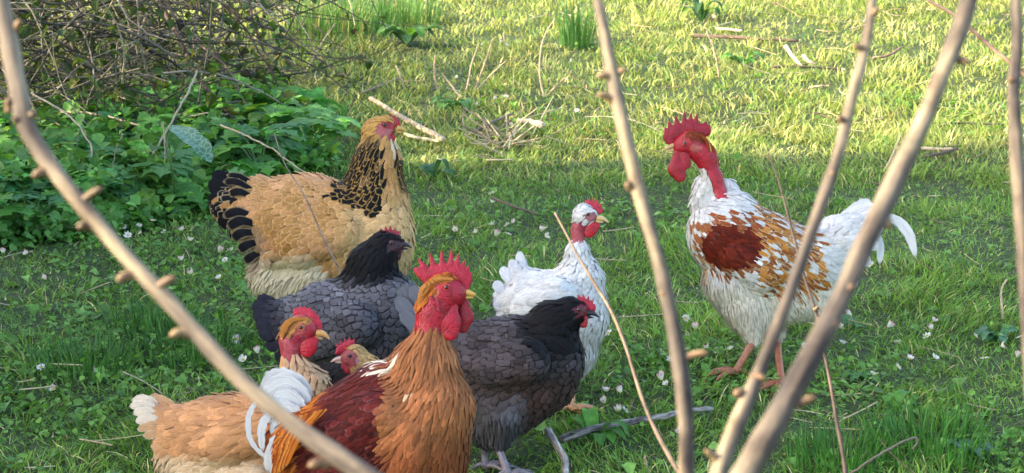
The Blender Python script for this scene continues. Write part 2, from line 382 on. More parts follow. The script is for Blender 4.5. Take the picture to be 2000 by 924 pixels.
def make_feather_mat(nm, e0, e1, bf, bs):
  M_, N, L, B = mat(nm)
  cA = attr(N, 'Col').outputs['Color']; cE = attr(N, 'Edg').outputs['Color']
  s3 = N.new('ShaderNodeSeparateXYZ'); L.new(attr(N, 'uvp').outputs['Vector'], s3.inputs[0])
  au = nmath(N, L, 'ABSOLUTE', s3.outputs[0]); v2 = nmath(N, L, 'POWER', s3.outputs[1], 3.0)
  ed = nmath(N, L, 'MAXIMUM', nmath(N, L, 'MULTIPLY', au, 1.0), v2)
  mr = N.new('ShaderNodeMapRange'); L.new(ed, mr.inputs[0]); mr.inputs[1].default_value = e0; mr.inputs[2].default_value = e1; mr.interpolation_type = 'SMOOTHSTEP'
  cc = nmix(N, L, 'MIX', mr.outputs[0], cA, cE)
  cmb = N.new('ShaderNodeCombineXYZ'); L.new(nmath(N, L, 'MULTIPLY', nmath(N, L, 'SUBTRACT', nmath(N, L, 'MULTIPLY', au, 1.0), nmath(N, L, 'MULTIPLY', s3.outputs[1], .7)), bf), cmb.inputs[0])
  L.new(nmath(N, L, 'MULTIPLY', s3.outputs[1], 2.0), cmb.inputs[1]); L.new(nmath(N, L, 'MULTIPLY', s3.outputs[2], 91.0), cmb.inputs[2])
  barb = noise(N, L, 1.6, 3, cmb.outputs[0], .6)
  mr2 = N.new('ShaderNodeMapRange'); L.new(barb, mr2.inputs[0]); mr2.inputs[1].default_value = .3; mr2.inputs[2].default_value = .7; mr2.inputs[3].default_value = .66; mr2.inputs[4].default_value = 1.2
  vs = N.new('ShaderNodeVectorMath'); vs.operation = 'SCALE'; L.new(cc, vs.inputs[0]); L.new(mr2.outputs[0], vs.inputs['Scale'])
  L.new(vs.outputs[0], B.inputs['Base Color']); B.inputs['Roughness'].default_value = .62; B.inputs['Specular IOR Level'].default_value = .14
  B.inputs['Sheen Weight'].default_value = .04; B.inputs['Sheen Roughness'].default_value = .5
  bump(N, L, B, barb, bs, .0015)
  cm2 = N.new('ShaderNodeCombineXYZ'); L.new(nmath(N, L, 'MULTIPLY', nmath(N, L, 'SUBTRACT', au, nmath(N, L, 'MULTIPLY', s3.outputs[1], 1.2)), 11.0), cm2.inputs[0]); L.new(nmath(N, L, 'MULTIPLY', s3.outputs[2], 57.0), cm2.inputs[2])
  sg = nmath(N, L, 'MULTIPLY', s3.outputs[0], 1.0); L.new(nmath(N, L, 'SIGN', sg), cm2.inputs[1])
  fr = noise(N, L, 1.5, 2, cm2.outputs[0], .6)
  al = nmath(N, L, 'LESS_THAN', nmath(N, L, 'ADD', ed, nmath(N, L, 'MULTIPLY', nmath(N, L, 'SUBTRACT', fr, .5), .8)), .91)
  L.new(al, B.inputs['Alpha'])
  return M_
M_FEATHER = make_feather_mat('feathers', .62, .92, 4.0, .3)
M_QUILL = make_feather_mat('large_feathers', .80, .92, 11.0, .5)
M_SKIN, N, L, B = mat('bird_skin')
cA = attr(N, 'Col').outputs['Color']; vo = N.new('ShaderNodeTexVoronoi'); vo.inputs['Scale'].default_value = 330; tc = N.new('ShaderNodeTexCoord'); L.new(tc.outputs['Object'], vo.inputs['Vector'])
n1 = noise(N, L, 110, 4)
cs = nmix(N, L, 'MULTIPLY', .7, cA, ramp(N, L, n1, [(.30, (.5, .42, .48)), (.55, (1.0, .95, .95)), (.75, (1.2, 1.2, 1.2))]))
L.new(cs, B.inputs['Base Color']); B.inputs['Roughness'].default_value = .42; B.inputs['Subsurface Weight'].default_value = .12; B.inputs['Subsurface Radius'].default_value = (.004, .001, .001)
hh = nmath(N, L, 'ADD', nmath(N, L, 'MULTIPLY', vo.outputs[0], -.6), n1); bump(N, L, B, hh, .6, .002)
def plain(name, c, rough=.4, spec=.5, coat=0):
    m, N, L, B = mat(name); n = noise(N, L, 150, 3)
    L.new(nmix(N, L, 'MULTIPLY', .4, (*c, 1), ramp(N, L, n, [(.3, (.7, .7, .7)), (.7, (1.15, 1.15, 1.15))])), B.inputs['Base Color'])
    B.inputs['Roughness'].default_value = rough; B.inputs['Specular IOR Level'].default_value = spec; B.inputs['Coat Weight'].default_value = coat; return m
M_PUPIL = plain('pupil', (.006, .005, .005), .08, .6, .5)
HORN = {}
def horn(c):
    c = tuple(c)
    if c not in HORN: HORN[c] = plain('horn', tuple(lin(c)), .35)
    return HORN[c]
IRIS = {}
def iris(c):
    if c not in IRIS: IRIS[c] = plain('iris', tuple(lin(c)), .15, .6, .5)
    return IRIS[c]

class Bird:
    def __init__(s, name, label, D, foot, zs=.8, vox=.0042, group='chickens standing on the grass', seed=1, cat='chicken', w0=0.0):
        s.D = D; s.s = FPX/D; s.zs = zs; s.vox = vox; s.prims = []; s.rg = np.random.default_rng(seed); s.w0 = w0
        f = P(foot, 700, D); f[2] = 0; s.origin = np.array([f[0], f[1], float(gz(f[0], f[1]))])
        s.root = link(name, None, label=label, cat=cat, group=group, loc=s.origin.tolist())
        s.legs = MB(); s.extra = MB()
    def loc(s, x, y, w): return np.array([(x-1000)/s.s, (462-y)/s.s, w])
    def world(s, q):
        q = np.atleast_2d(q); return CAM+(s.D-q[:, 2:3])*FWD+q[:, 0:1]*RT+q[:, 1:2]*UP
    def W(s, x, y, w): return s.world(s.loc(x, y, w))[0]
    def mk(s, x0, y0, w0, r0, x1, y1, w1, r1, k=.012, zs=None, **kw):
        zs = zs or s.zs
        A = s.loc(x0, y0, w0); B_ = s.loc(x1, y1, w1); A[2] /= zs; B_[2] /= zs
        d = dict(A=A, B=B_, ra=r0/s.s, rb=r1/s.s, k=k); d.update(kw); return d
    def add(s, *a, **kw): s.prims.append(s.mk(*a, **kw))
    def body(s, colf, bare=None, skin=(190, 60, 70), lift=.75, dens=1.0):
        V, F = surface_nets(s.prims, s.zs, s.vox); px = V[:, 0]*s.s+1000; py = 462-V[:, 1]*s.s; w = V[:, 2]
        base, edg, keep = colf(px, py, w, np.full(len(V), .5), s.rg)
        sk = (skin(px, py, w) if callable(skin) else np.tile(lin(skin), (len(V), 1)))*np.array([.72, .46, .54])
        C = np.where(keep[:, None], lin(base)*.92, sk)
        mb = MB(); Wd = s.world(V)
        mb.add(Wd, F, C)
        if s.legs.n: mb.add(np.vstack(s.legs.V), [np.vstack(f) for f in s.legs.F.values()], np.vstack(s.legs.C))
        s.bodyobj = link('body', mb.build('body', s.origin), M_SKIN, s.root)
        # ---- plumage
        n = len(V); perm = s.rg.permutation(n)
        wts = np.stack([np.exp(-np.clip(prim_d(V, p, s.zs)-0, -.02, 1)/.0035) for p in s.prims], -1); wts /= wts.sum(1)[:, None]
        Lf = wts@np.array([p['L'] for p in s.prims]); Wf = wts@np.array([p['Wd'] for p in s.prims]); Sf = wts@np.array([p['S'] for p in s.prims]); Hf = wts@np.array([p.get('lift', .005) for p in s.prims])
        fl = []
        for p in s.prims:
            d = p['flow'] if 'flow' in p else (p['B']-p['A'])*np.array([1, 1, s.zs]); d = np.array(d, float); fl.append(d/(np.linalg.norm(d)+1e-9))
        Df = wts@np.array(fl)
        Sf = Sf/dens; cell = .004; grid = {}; keepi = []
        ci = np.floor(V/cell).astype(int)
        for i in perm:
            if not keep[i]: continue
            sp = Sf[i]; r = int(math.ceil(sp/cell)); a, b, c = ci[i]; ok = True; vi = V[i]
            for xx in range(a-r, a+r+1):
                for yy in range(b-r, b+r+1):
                    for zz in range(c-r, c+r+1):
                        g = grid.get((xx, yy, zz))
                        if g is not None:
                            for j in g:
                                dv = V[j]-vi
                                if dv[0]*dv[0]+dv[1]*dv[1]+dv[2]*dv[2] < sp*sp: ok = False; break
                        if not ok: break
                    if not ok: break
                if not ok: break
            if ok: keepi.append(i); grid.setdefault((a, b, c), []).append(i)
        K = np.array(keepi); m = len(K); Nn = grad(V[K], s.prims, s.zs)
        D_ = Df[K]+s.rg.normal(0, .15, (m, 3)); D_ -= Nn*(D_*Nn).sum(1)[:, None]; D_ /= np.linalg.norm(D_, axis=1)[:, None]+1e-9
        Sd = np.cross(Nn, D_); Lm = Lf[K]*(.75+.5*s.rg.random(m)); Wm = Wf[K]*(.8+.45*s.rg.random(m)); Hm = Hf[K]*lift*(.6+.8*s.rg.random(m))
        nl = 5; vv = np.array([0, .3, .6, .82, .94, 1.0]); uu = np.array([-1, 0, 1.0])
        wp = np.interp(vv, [0, .2, .5, .8, .93, 1], [.45, .75, 1, .86, .6, .3])
        U, Vv = np.meshgrid(uu, vv); WP = wp[:, None]*np.ones(3); U = U.ravel(); Vv = Vv.ravel(); WP = WP.ravel()
        ragx = 1+s.rg.normal(0, .10, (m, len(U)))*(np.abs(U) > .7)
        pos = V[K][:, None]+D_[:, None]*((Vv-.35)[None]*Lm[:, None])[:, :, None]+Sd[:, None]*((U*WP)[None]*ragx*Wm[:, None]*.5)[:, :, None]
        fl_ = pos.reshape(-1, 3); dd = sdf(fl_, s.prims, s.zs).reshape(m, -1)
        off = .0012+Hm[:, None]*(Vv**1.3)[None]-.0013*(U**2)[None]*(.4+Vv)[None]*np.minimum(1, Wm[:, None]/.02)+.001*s.rg.random((m, 1))
        pos = pos+Nn[:, None]*(off-dd)[:, :, None]
        cp = V[K]+D_*(Lm*.25)[:, None]
        b2, e2, k2 = colf(cp[:, 0]*s.s+1000, 462-cp[:, 1]*s.s, cp[:, 2], s.rg.random(m), s.rg)
        jit = (1+s.rg.normal(0, .08, (m, 1)))
        C1 = np.repeat(lin(np.clip(b2, 0, 255))*jit, len(U), 0); C2 = np.repeat(lin(np.clip(e2, 0, 255))*jit, len(U), 0)
        i = np.arange(nl)[:, None]*3; j = np.arange(2)[None]
        Ft = np.stack([i+3+j, i+3+j+1, i+j+1, i+j], -1).reshape(-1, 4)
        FF = (Ft[None]+(np.arange(m)*len(U))[:, None, None]).reshape(-1, 4)
        uv = np.stack([np.tile(U, m), np.tile(Vv, m), np.repeat(s.rg.random(m), len(U))], -1)
        me = mesh('plumage', s.world(pos.reshape(-1, 3))-s.origin, FF, C1, C2, uv)
        nn = Nn[:, None]*1.0+D_[:, None]*(-.10-.32*(Vv**2))[None, :, None]*-1+Sd[:, None]*(U*.34)[None, :, None]+s.rg.normal(0, .06, (m, 1, 3)); nn = nn.reshape(-1, 3)
        nw = nn[:, 0:1]*RT+nn[:, 1:2]*UP-nn[:, 2:3]*FWD; nw /= np.linalg.norm(nw, axis=1)[:, None]; setnormals(me, nw)
        link('plumage', me, M_FEATHER, s.root, kind='stuff'); s.nf = m
    def blob(s, name, parts, c, zs=.35, vox=.0016, k=.004, parent=None, label=None, c2=None):
        """flesh part: parts = list of (x0,y0,r0,x1,y1,r1[,w])"""
        pr = [s.mk(p[0], p[1], (p[6] if len(p) > 6 else s.w0), p[2], p[3], p[4], (p[7] if len(p) > 7 else (p[6] if len(p) > 6 else s.w0)), p[5], k=k, zs=zs) for p in parts]
        V, F = surface_nets(pr, zs, vox); t = (V[:, 1]-V[:, 1].min())/(np.ptp(V[:, 1])+1e-9)
        C = np.tile(lin(c)*np.array([.68, .38, .5]), (len(V), 1))
        if c2 is not None: C = C*(1-t[:, None])+lin(c2)*t[:, None]
        return link(name, mesh(name, s.world(V)-s.origin, F, C), M_SKIN, parent or s.root, label=label)
    def surf_w(s, x, y, side=1):
        ws = np.linspace(.09, -.02, 221)*side+s.w0; q = np.stack([np.full(221, (x-1000)/s.s), np.full(221, (462-y)/s.s), ws], -1)
        d = sdf(q, s.prims, s.zs); k = np.argmax(d < 0); return ws[k]
    def eyes(s, x, y, r=5, ic=(190, 90, 40), ring=(190, 60, 60)):
        for side in (1, -1):
            w = s.surf_w(x, y, side); rr = r/s.s
            ctr = s.loc(x, y, w-side*rr*.05)
            a = np.linspace(0, math.pi, 9); b = np.linspace(0, 2*math.pi, 13)[:-1]
            def sph(r_, th0, th1, zsq=1.0):
                th = np.linspace(th0, th1, 6); A, B_ = np.meshgrid(th, b, indexing='ij')
                V = np.stack([r_*np.sin(A)*np.cos(B_), r_*np.sin(A)*np.sin(B_), side*zsq*r_*np.cos(A)], -1).reshape(-1, 3)+ctr
                i = np.arange(5)[:, None]*12; j = np.arange(12)[None]; k = (j+1) % 12
                return V, np.stack([i+j, i+k, i+12+k, i+12+j], -1).reshape(-1, 4)
            V, F = sph(rr, 0.001, 1.9); e = link('eye', mesh('eye', s.world(V)-s.origin, F), iris(ic), s.root)
            V, F = sph(rr*1.05, 0.001, .72); link('pupil', mesh('pupil', s.world(V)-s.origin, F), M_PUPIL, e)
            t = np.linspace(0, 2*math.pi, 15)[:-1]; ring_p = np.stack([np.cos(t)*rr*1.25, np.sin(t)*rr*1.0, np.full(14, side*rr*.25)], -1)+ctr
            ring_p = np.vstack([ring_p, ring_p[:2]]); V, F = tube(s.world(ring_p), rr*.28, 6)
            mb = MB(); mb.add(V, F, lin(ring)); link('eyelid', mb.build('eyelid', s.origin), M_SKIN, e)
    def beak(s, up, lo, c, dark=None):
        """up / lo: list of (x,y,r)"""
        o = None
        for nm, pts in (('beak', up), ('lower_beak', lo)):
            P_ = np.array(pts, float); Q = spline(P_, 9); V, F = tube(s.world(np.stack([(Q[:, 0]-1000)/s.s, (462-Q[:, 1])/s.s, np.full(9, s.w0)], -1)), np.maximum(Q[:, 2], .6)/s.s*.85, 10)
            x = link(nm, mesh(nm, V-s.origin, F), horn(c), o or s.root); o = o or x
    def feather(s, name, pts, width, c, e, n=14, camber=.25, tipr=.7, lab=None, parent=None, rag=.03):
        """one large feather: pts rows (x,y,w), width px"""
        pts = np.array(pts, float); Q = spline(pts, n); camber = camber*.32; q = np.stack([(Q[:, 0]-1000)/s.s, (462-Q[:, 1])/s.s, Q[:, 2]], -1)
        T = np.gradient(q, axis=0); T /= np.linalg.norm(T, axis=1)[:, None]; nrm = np.array([0, 0, 1.0])
        Sd = np.cross(nrm, T); Sd /= np.linalg.norm(Sd, axis=1)[:, None]+1e-9; N_ = np.cross(T, Sd)
        v = np.linspace(0, 1, n); wp = np.interp(v, [0, .15, tipr*.7, tipr, .9, 1], [.3, .6, 1, .97, .7, .12])*width/s.s*.5
        u = np.linspace(-1, 1, 7); rg = 1+s.rg.normal(0, rag, (n, 7))
        pos = q[:, None]+Sd[:, None]*(u[None]*wp[:, None]*rg)[:, :, None]+N_[:, None]*((1-u**2)[None]*wp[:, None]*camber)[:, :, None]
        i = np.arange(n-1)[:, None]*7; j = np.arange(6)[None]; F = np.stack([i+j, i+j+1, i+8+j, i+7+j], -1).reshape(-1, 4)
        uv = np.stack([np.tile(u, n), np.repeat(v, 7), np.full(n*7, s.rg.random())], -1)
        me = mesh(name, s.world(pos.reshape(-1, 3))-s.origin, F, lin(c), lin(e), uv)
        return link(name, me, M_FEATHER if name == 'tail_covert' else M_QUILL, parent or s.root, label=lab)
    def leg(s, hip, hock, foot, face=1, c=(200, 140, 90), r=6.5, rt=4.2, toes=None, drop=False):
        """hip/hock (x,y,w); foot (x,y) on the ground"""
        A = s.W(*hip); B_ = s.W(*hock); C_ = G(foot[0], foot[1], .012)
        if drop: C_ = np.array([B_[0]-.01*face, B_[1], gz(B_[0], B_[1])+.012])
        q = np.array([np.r_[A, r*2.0], np.r_[A*.4+B_*.6, r*1.4], np.r_[B_, r*1.1], np.r_[B_*.5+C_*.5, r*.92], np.r_[C_, r*1.1]])
        Q = spline(q, 14); V, F = tube(Q[:, :3], Q[:, 3]/s.s, 10); cl = lin(c); s.legs.add(V, F, cl)
        Lt = [.055, .065, .052, .026]; an = [-.55, 0.0, .5, math.pi]
        for ln, aa in zip(Lt, an):
            dx = np.array([face*math.cos(aa), math.sin(aa)*1.0, 0])
            if toes is not None: rot = toes; dx = np.array([dx[0]*math.cos(rot)-dx[1]*math.sin(rot), dx[0]*math.sin(rot)+dx[1]*math.cos(rot), 0])
            k = np.array([0, .3, .6, .85, 1.0]); hgt = np.array([0, .006, .002, -.001, -.006])
            q = C_+dx*(k*ln)[:, None]; q[:, 2] += hgt
            Q = spline(np.hstack([q, (np.array([rt*1.15, rt, rt*.85, rt*.6, rt*.22])/s.s)[:, None]]), 9)
            V, F = tube(Q[:, :3], Q[:, 3], 8); s.legs.add(V, F, cl*.95)

def ell(x, y, cx, cy, rx, ry, ang=0.0):
    ca, sa = math.cos(ang), math.sin(ang); dx = x-cx; dy = y-cy
    return np.sqrt(((dx*ca+dy*sa)/rx)**2+((-dx*sa+dy*ca)/ry)**2)
def mix3(a, b, t):
    a = np.asarray(a, float); b = np.asarray(b, float); t = np.asarray(t)[:, None]; return a*(1-t)+b*t
# ---------------------------------------------------------------- the timber shed added out of view at the left to shade the birds
def boxm(mb, x0, x1, y0, y1, z0, z1, c):
    V = np.array([[x, y, z] for x in (x0, x1) for y in (y0, y1) for z in (z0, z1)], float)
    mb.add(V, np.array([[0, 1, 3, 2], [4, 6, 7, 5], [0, 4, 5, 1], [2, 3, 7, 6], [0, 2, 6, 4], [1, 5, 7, 3]]), c)
SH_X = -3.6; SH_Y0 = 1.9
SH_Y1 = 5.80-math.tan(SUN_BACK)*4.5
shade_shed = link('shade_shed', None, label='added unseen timber shed left of the frame, casting its shade over the chickens', cat='shade_shed', loc=(SH_X, 3.5, 0))
def shade_shed_part(nm, *a, c=(.16, .12, .085), parent=None):
    mb = MB(); boxm(mb, *a, c); return link(nm, mb.build(nm, (SH_X, 3.5, 0), False), M_TWIG, parent or shade_shed)
shade_shed_part('shade_wall', SH_X-1.0, SH_X, SH_Y0, SH_Y1, -.05, 3.5)
shade_shed_part('shade_roof', SH_X-1.1, SH_X+.0, SH_Y0-.1, SH_Y1+.004, 3.503, 3.68, c=(.12, .05, .035))
for i in range(14):
    yy = SH_Y0+.02+i*(SH_Y1-SH_Y0-.04)/14; shade_shed_part('shade_plank', SH_X+.003, SH_X+.022, yy, yy+(SH_Y1-SH_Y0)/14-.012, 0, 3.45, c=(.2, .15, .11))

F_BODY = dict(L=.032, Wd=.018, S=.0098, lift=.006)
F_SMALL = dict(L=.022, Wd=.011, S=.0072, lift=.004)
F_HEAD = dict(L=.010, Wd=.0055, S=.0045, lift=.0015)
F_HACK = dict(L=.050, Wd=.011, S=.0085, lift=.006)
F_FLUFF = dict(L=.028, Wd=.0034, S=.0040, lift=.010)
F_WING = dict(L=.045, Wd=.024, S=.015, lift=.006)
F_LACE = dict(L=.025, Wd=.017, S=.0098, lift=.005)

# ======================= 1 buff hen with laced neck (rear left)
b = Bird('hen', 'large golden buff hen with black laced neck, standing upright behind the slate hen', 4.2, 610, seed=11)
b.add(752, 246, 0, 20, 737, 258, 0, 27, flow=(-1, .2, 0), **F_HEAD)
b.add(740, 262, 0, 27, 738, 315, 0, 42, flow=(-.35, -1, 0), **{**F_SMALL, 'Wd': .010, 'L': .026, 'S': .0075})
b.add(738, 315, 0, 43, 728, 392, 0, 62, flow=(-.35, -1, 0), **{**F_HACK, 'L': .05, 'Wd': .0115, 'S': .0078})
b.add(730, 400, 0, 66, 734, 470, 0, 74, flow=(-.25, -1, 0), **{**F_SMALL, 'L': .028, 'Wd': .018, 'S': .011})
b.add(715, 455, 0, 88, 590, 447, 0, 104, flow=(-1, -.25, 0), **F_BODY)
b.add(590, 440, 0, 99, 505, 412, 0, 62, flow=(-1, -.35, 0), **F_BODY)
b.add(505, 405, 0, 55, 452, 400, 0, 36, flow=(-1, .0, 0), **F_BODY)
b.add(610, 520, 0, 74, 553, 532, 0, 62, flow=(-.6, -1, 0), **F_FLUFF)
b.add(720, 500, 0, 80, 700, 540, 0, 60, flow=(-.5, -1, 0), **F_SMALL)
for sd in (1, -1):
    b.add(670, 450, sd*.062, 42, 590, 474, sd*.070, 46, k=.004, flow=(-1, -.35, 0), **{**F_WING, 'L': .028, 'Wd': .019, 'S': .0102})
    b.add(590, 474, sd*.070, 44, 540, 502, sd*.062, 20, k=.004, flow=(-1, -.35, 0), **F_WING)
def c_brahma(x, y, w_, r, rg):
    n = len(x); base = np.tile([206., 152, 94], (n, 1)); edg = np.tile([230., 184, 128], (n, 1))
    nz = vnoise(x/22, y/22, 4)[:, None]; base = base*(.86+.22*nz); base[:, 2] *= (.85+.3*nz[:, 0])
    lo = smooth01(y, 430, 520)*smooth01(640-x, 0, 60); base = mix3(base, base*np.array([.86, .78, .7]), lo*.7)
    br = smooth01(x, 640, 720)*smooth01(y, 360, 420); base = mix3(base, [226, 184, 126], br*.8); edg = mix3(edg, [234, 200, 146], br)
    fl = (ell(x, y, 560, 545, 85, 62, .1) < 1+.15*(r-.5))*smooth01(y, 485, 520); base = mix3(base, [244, 226, 190], fl); edg = mix3(edg, [248, 234, 204], fl)
    gr = smooth01(1.1-ell(x, y, 505, 490, 26, 50), 0, .4)*(x < 540); base = mix3(base, [150, 128, 110], gr*.7); edg = mix3(edg, [190, 160, 120], gr)
    # neck: black with gold edges
    back = np.interp(y, [270, 300, 340, 400], [716, 752, 780, 795])
    side = np.interp(y, [285, 320, 360, 420, 432], [742, 752, 757, 742, 700])
    bk = (y > 268)*(x > np.interp(y, [300, 350, 392], [676, 664, 640]))*(y < np.interp(x, [640, 690, 730, 760], [392, 402, 424, 405]))*(x < side)*(x < 800)
    bk = bk.astype(float)*smooth01(y, 262, 295)
    fr = (x > np.interp(y, [300, 360, 380], [768, 776, 790]))*(y > 305)*(y < 372)
    bk = np.maximum(bk, fr*.9)
    bk = np.where(r < .05, bk*.4, bk)
    base = mix3(base, [20, 18, 20], bk); edg = mix3(edg, [205, 162, 92], bk)
    hd = smooth01(300-y, 0, 25)*(x > 690); base = mix3(base, [208, 158, 84], hd*(1-bk)); edg = mix3(edg, [214, 168, 98], hd*(1-bk))
    ch = (ell(x, y, 768, 287, 11, 20) < 1); base = np.where(ch[:, None], [238, 215, 175], base)
    tl = (x < np.interp(y, [340, 380, 420, 470], [455, 462, 468, 480])).astype(float)*(y < 480); tl = np.where(r > .85, 0, tl)
    base = mix3(base, [22, 21, 26], tl); edg = mix3(edg, [200, 180, 140], tl*.9)
    face = (ell(x, y, 757, 257, 22, 19, .25) < 1) | (ell(x, y, 768, 270, 9, 12) < 1)
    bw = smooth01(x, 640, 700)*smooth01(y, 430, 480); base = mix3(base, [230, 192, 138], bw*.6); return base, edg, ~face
def sk_brahma(x, y, w_):
    c = np.tile(lin((214, 140, 128)), (len(x), 1)); c[ell(x, y, 766, 243, 18, 11) < 1] = lin((196, 50, 60)); c[ell(x, y, 768, 272, 8, 14) < 1] = lin((190, 40, 50)); return c
b.leg((600, 560, .03), (605, 640, .03), (600, 690), 1, (210, 170, 90), drop=True); b.leg((680, 560, -.03), (690, 640, -.03), (690, 690), 1, (210, 170, 90), drop=True)
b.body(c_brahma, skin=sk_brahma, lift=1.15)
b.blob('comb', [(758, 232, 6, 775, 240, 6), (762, 228, 4, 772, 232, 4), (775, 240, 6, 781, 251, 4)], (205, 50, 70), zs=.5)
for sd in (1, -1):
    b.blob('wattle', [(769, 266, 4, 765, 283, 5, sd*.008), (762, 270, 4, 764, 280, 4, sd*.010)], (205, 40, 55), zs=.4)
    b.blob('earlobe', [(733, 250, 5, 739, 262, 6, sd*.019)], (236, 214, 180), zs=.4)
b.eyes(752, 245, 4.6, (150, 70, 30), (170, 50, 55))
b.beak([(776, 250, 7), (786, 252, 4.5), (794, 258, 1.2)], [(774, 257, 4.5), (786, 259, 1.4)], (205, 165, 85))
blk, gold = (20, 20, 26), (150, 132, 98)
for pts, wd in [([(470, 375, .0), (440, 350, .0), (412, 345, 0)], 34), ([(470, 385, .01), (435, 362, .012), (408, 372, .01)], 36), ([(470, 392, .015), (438, 385, .02), (410, 398, .015)], 38),
                ([(474, 400, .02), (445, 405, .03), (420, 422, .02)], 38), ([(480, 410, .02), (452, 425, .03), (434, 446, .02)], 36), ([(478, 395, -.02), (445, 392, -.03), (415, 400, -.03)], 40), ([(478, 430, -.02), (462, 452, -.02), (450, 470, -.03)], 30)]:
    b.feather('tail_feather', pts, wd, blk, blk, camber=.3, tipr=.8)
for pts, wd in [([(500, 362, .03), (475, 347, .032), (445, 343, .03)], 16), ([(500, 372, .045), (470, 357, .05), (440, 356, .04)], 18), ([(500, 385, .05), (474, 376, .055), (452, 380, .045)], 20), ([(505, 425, .055), (472, 414, .06), (440, 424, .045)], 22),
                ([(508, 440, .055), (478, 432, .06), (448, 446, .045)], 26), ([(508, 455, .055), (480, 455, .06), (458, 468, .045)], 24), ([(515, 472, .05), (490, 478, .055), (470, 490, .04)], 24), ([(520, 490, .045), (498, 500, .05), (480, 512, .03)], 22)]:
    b.feather('tail_covert', pts, wd, blk, gold, camber=.35, tipr=.8)
for k in range(0):
    t = k/6; b.feather('wing_feather', [(600-6*k, 455+7*k, .105-.002*k), (555-3*k, 478+5*k, .102), (530-2*k, 500+1.2*k, .088)], 17, (206, 160, 96), (232, 196, 138), camber=.3)

# ======================= 2 slate black hen, left
def laced(x, y, w_, r, n, body=(88, 87, 93), edge=(13, 13, 15)):
    nz = vnoise(x/26, y/26, 9)[:, None]; base = np.tile(np.array(body, float), (n, 1))*(.82+.36*nz)*(.9+.2*r[:, None]); edg = np.tile(np.array(edge, float), (n, 1)); return base, edg
b = Bird('hen', 'slate grey hen with black laced feathers, in front of the large buff hen', 3.75, 640, seed=12)
b.add(772, 478, 0, 18, 752, 482, 0, 27, flow=(-1, -.1, 0), **F_HEAD)
b.add(750, 485, 0, 29, 728, 520, 0, 44, flow=(-.5, -1, 0), **{**F_SMALL, 'Wd': .008, 'L': .026, 'S': .0065})
b.add(728, 520, 0, 46, 722, 560, 0, 62, flow=(-.5, -1, 0), **{**F_HACK, 'L': .036})
b.add(745, 605, 0, 78, 650, 645, 0, 96, flow=(-1, -.25, 0), **F_LACE)
b.add(640, 640, 0, 88, 575, 632, 0, 52, flow=(-1, -.1, 0), **F_LACE)
b.add(575, 630, 0, 48, 528, 615, 0, 26, flow=(-1, .3, 0), **F_BODY)
b.add(690, 700, 0, 78, 615, 705, 0, 62, flow=(-.6, -1, 0), **F_FLUFF)
b.add(745, 620, 0, 75, 740, 700, 0, 60, flow=(-.4, -1, 0), **F_LACE)
for sd in (1, -1): b.add(700, 635, sd*.062, 44, 620, 665, sd*.060, 36, k=.004, flow=(-1, -.3, 0), **{**F_LACE, 'L': .028})
def c_slate(x, y, w_, r, rg):
    base, edg = laced(x, y, w_, r, len(x))
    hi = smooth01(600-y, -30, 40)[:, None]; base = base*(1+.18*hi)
    nk = smooth01(np.interp(x, [640, 690, 760, 830], [545, 556, 552, 540])-y, -8, 14); base = mix3(base, [17, 16, 19], nk); edg = mix3(edg, [24, 23, 27], nk)
    tl = smooth01(565-x, 0, 30); base = mix3(base, [48, 48, 60], tl); edg = mix3(edg, [28, 28, 36], tl)
    fl = smooth01(y, 690, 720); base = mix3(base, [58, 57, 64], fl); edg = mix3(edg, [50, 49, 56], fl)
    face = (ell(x, y, 773, 482, 18, 16, .3) < 1)
    return base, edg, ~face
b.leg((640, 740, .03), (650, 780, .03), (640, 690), 1, (90, 88, 92), drop=True); b.leg((700, 740, -.03), (710, 780, -.03), (690, 690), 1, (90, 88, 92), drop=True)
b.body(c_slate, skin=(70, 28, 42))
cm = [(745, 457, 6, 775, 463, 7)]+[(x0, 457, 5.5, x1, y1, 1.2) for x0, x1, y1 in ((748, 741, 441), (755, 752, 436), (762, 763, 434), (769, 773, 441), (775, 781, 450))]
b.blob('comb', cm, (178, 34, 62), k=.003)
for sd in (1, -1):
    b.blob('wattle', [(779, 490, 7, 775, 502, 8, sd*.006)], (84, 26, 48), zs=.4)
    b.blob('earlobe', [(756, 488, 3, 762, 496, 3, sd*.016)], (190, 170, 180), zs=.3)
b.eyes(765, 474, 4.6, (120, 60, 40), (60, 30, 40))
b.beak([(782, 477, 7.5), (794, 478, 5), (804, 484, 1.2)], [(782, 485, 4.5), (796, 486, 1.5)], (52, 48, 54))
for pts, wd in [([(560, 615, 0), (525, 590, 0), (500, 588, 0)], 30), ([(560, 620, .01), (520, 600, .012), (492, 600, .01)], 30), ([(560, 630, .015), (520, 615, .02), (496, 622, .015)], 32), ([(560, 640, .02), (525, 632, .025), (503, 642, .02)], 32),
                ([(565, 655, .02), (530, 650, .025), (512, 662, .02)], 32), ([(570, 665, .02), (540, 668, .02), (525, 684, .015)], 30), ([(560, 625, -.015), (520, 605, -.02), (496, 610, -.02)], 34), ([(575, 680, .0), (555, 690, .01), (540, 706, .0)], 26)]:
    b.feather('tail_feather', pts, wd, (42, 43, 56), (24, 24, 32), camber=.35, tipr=.82)

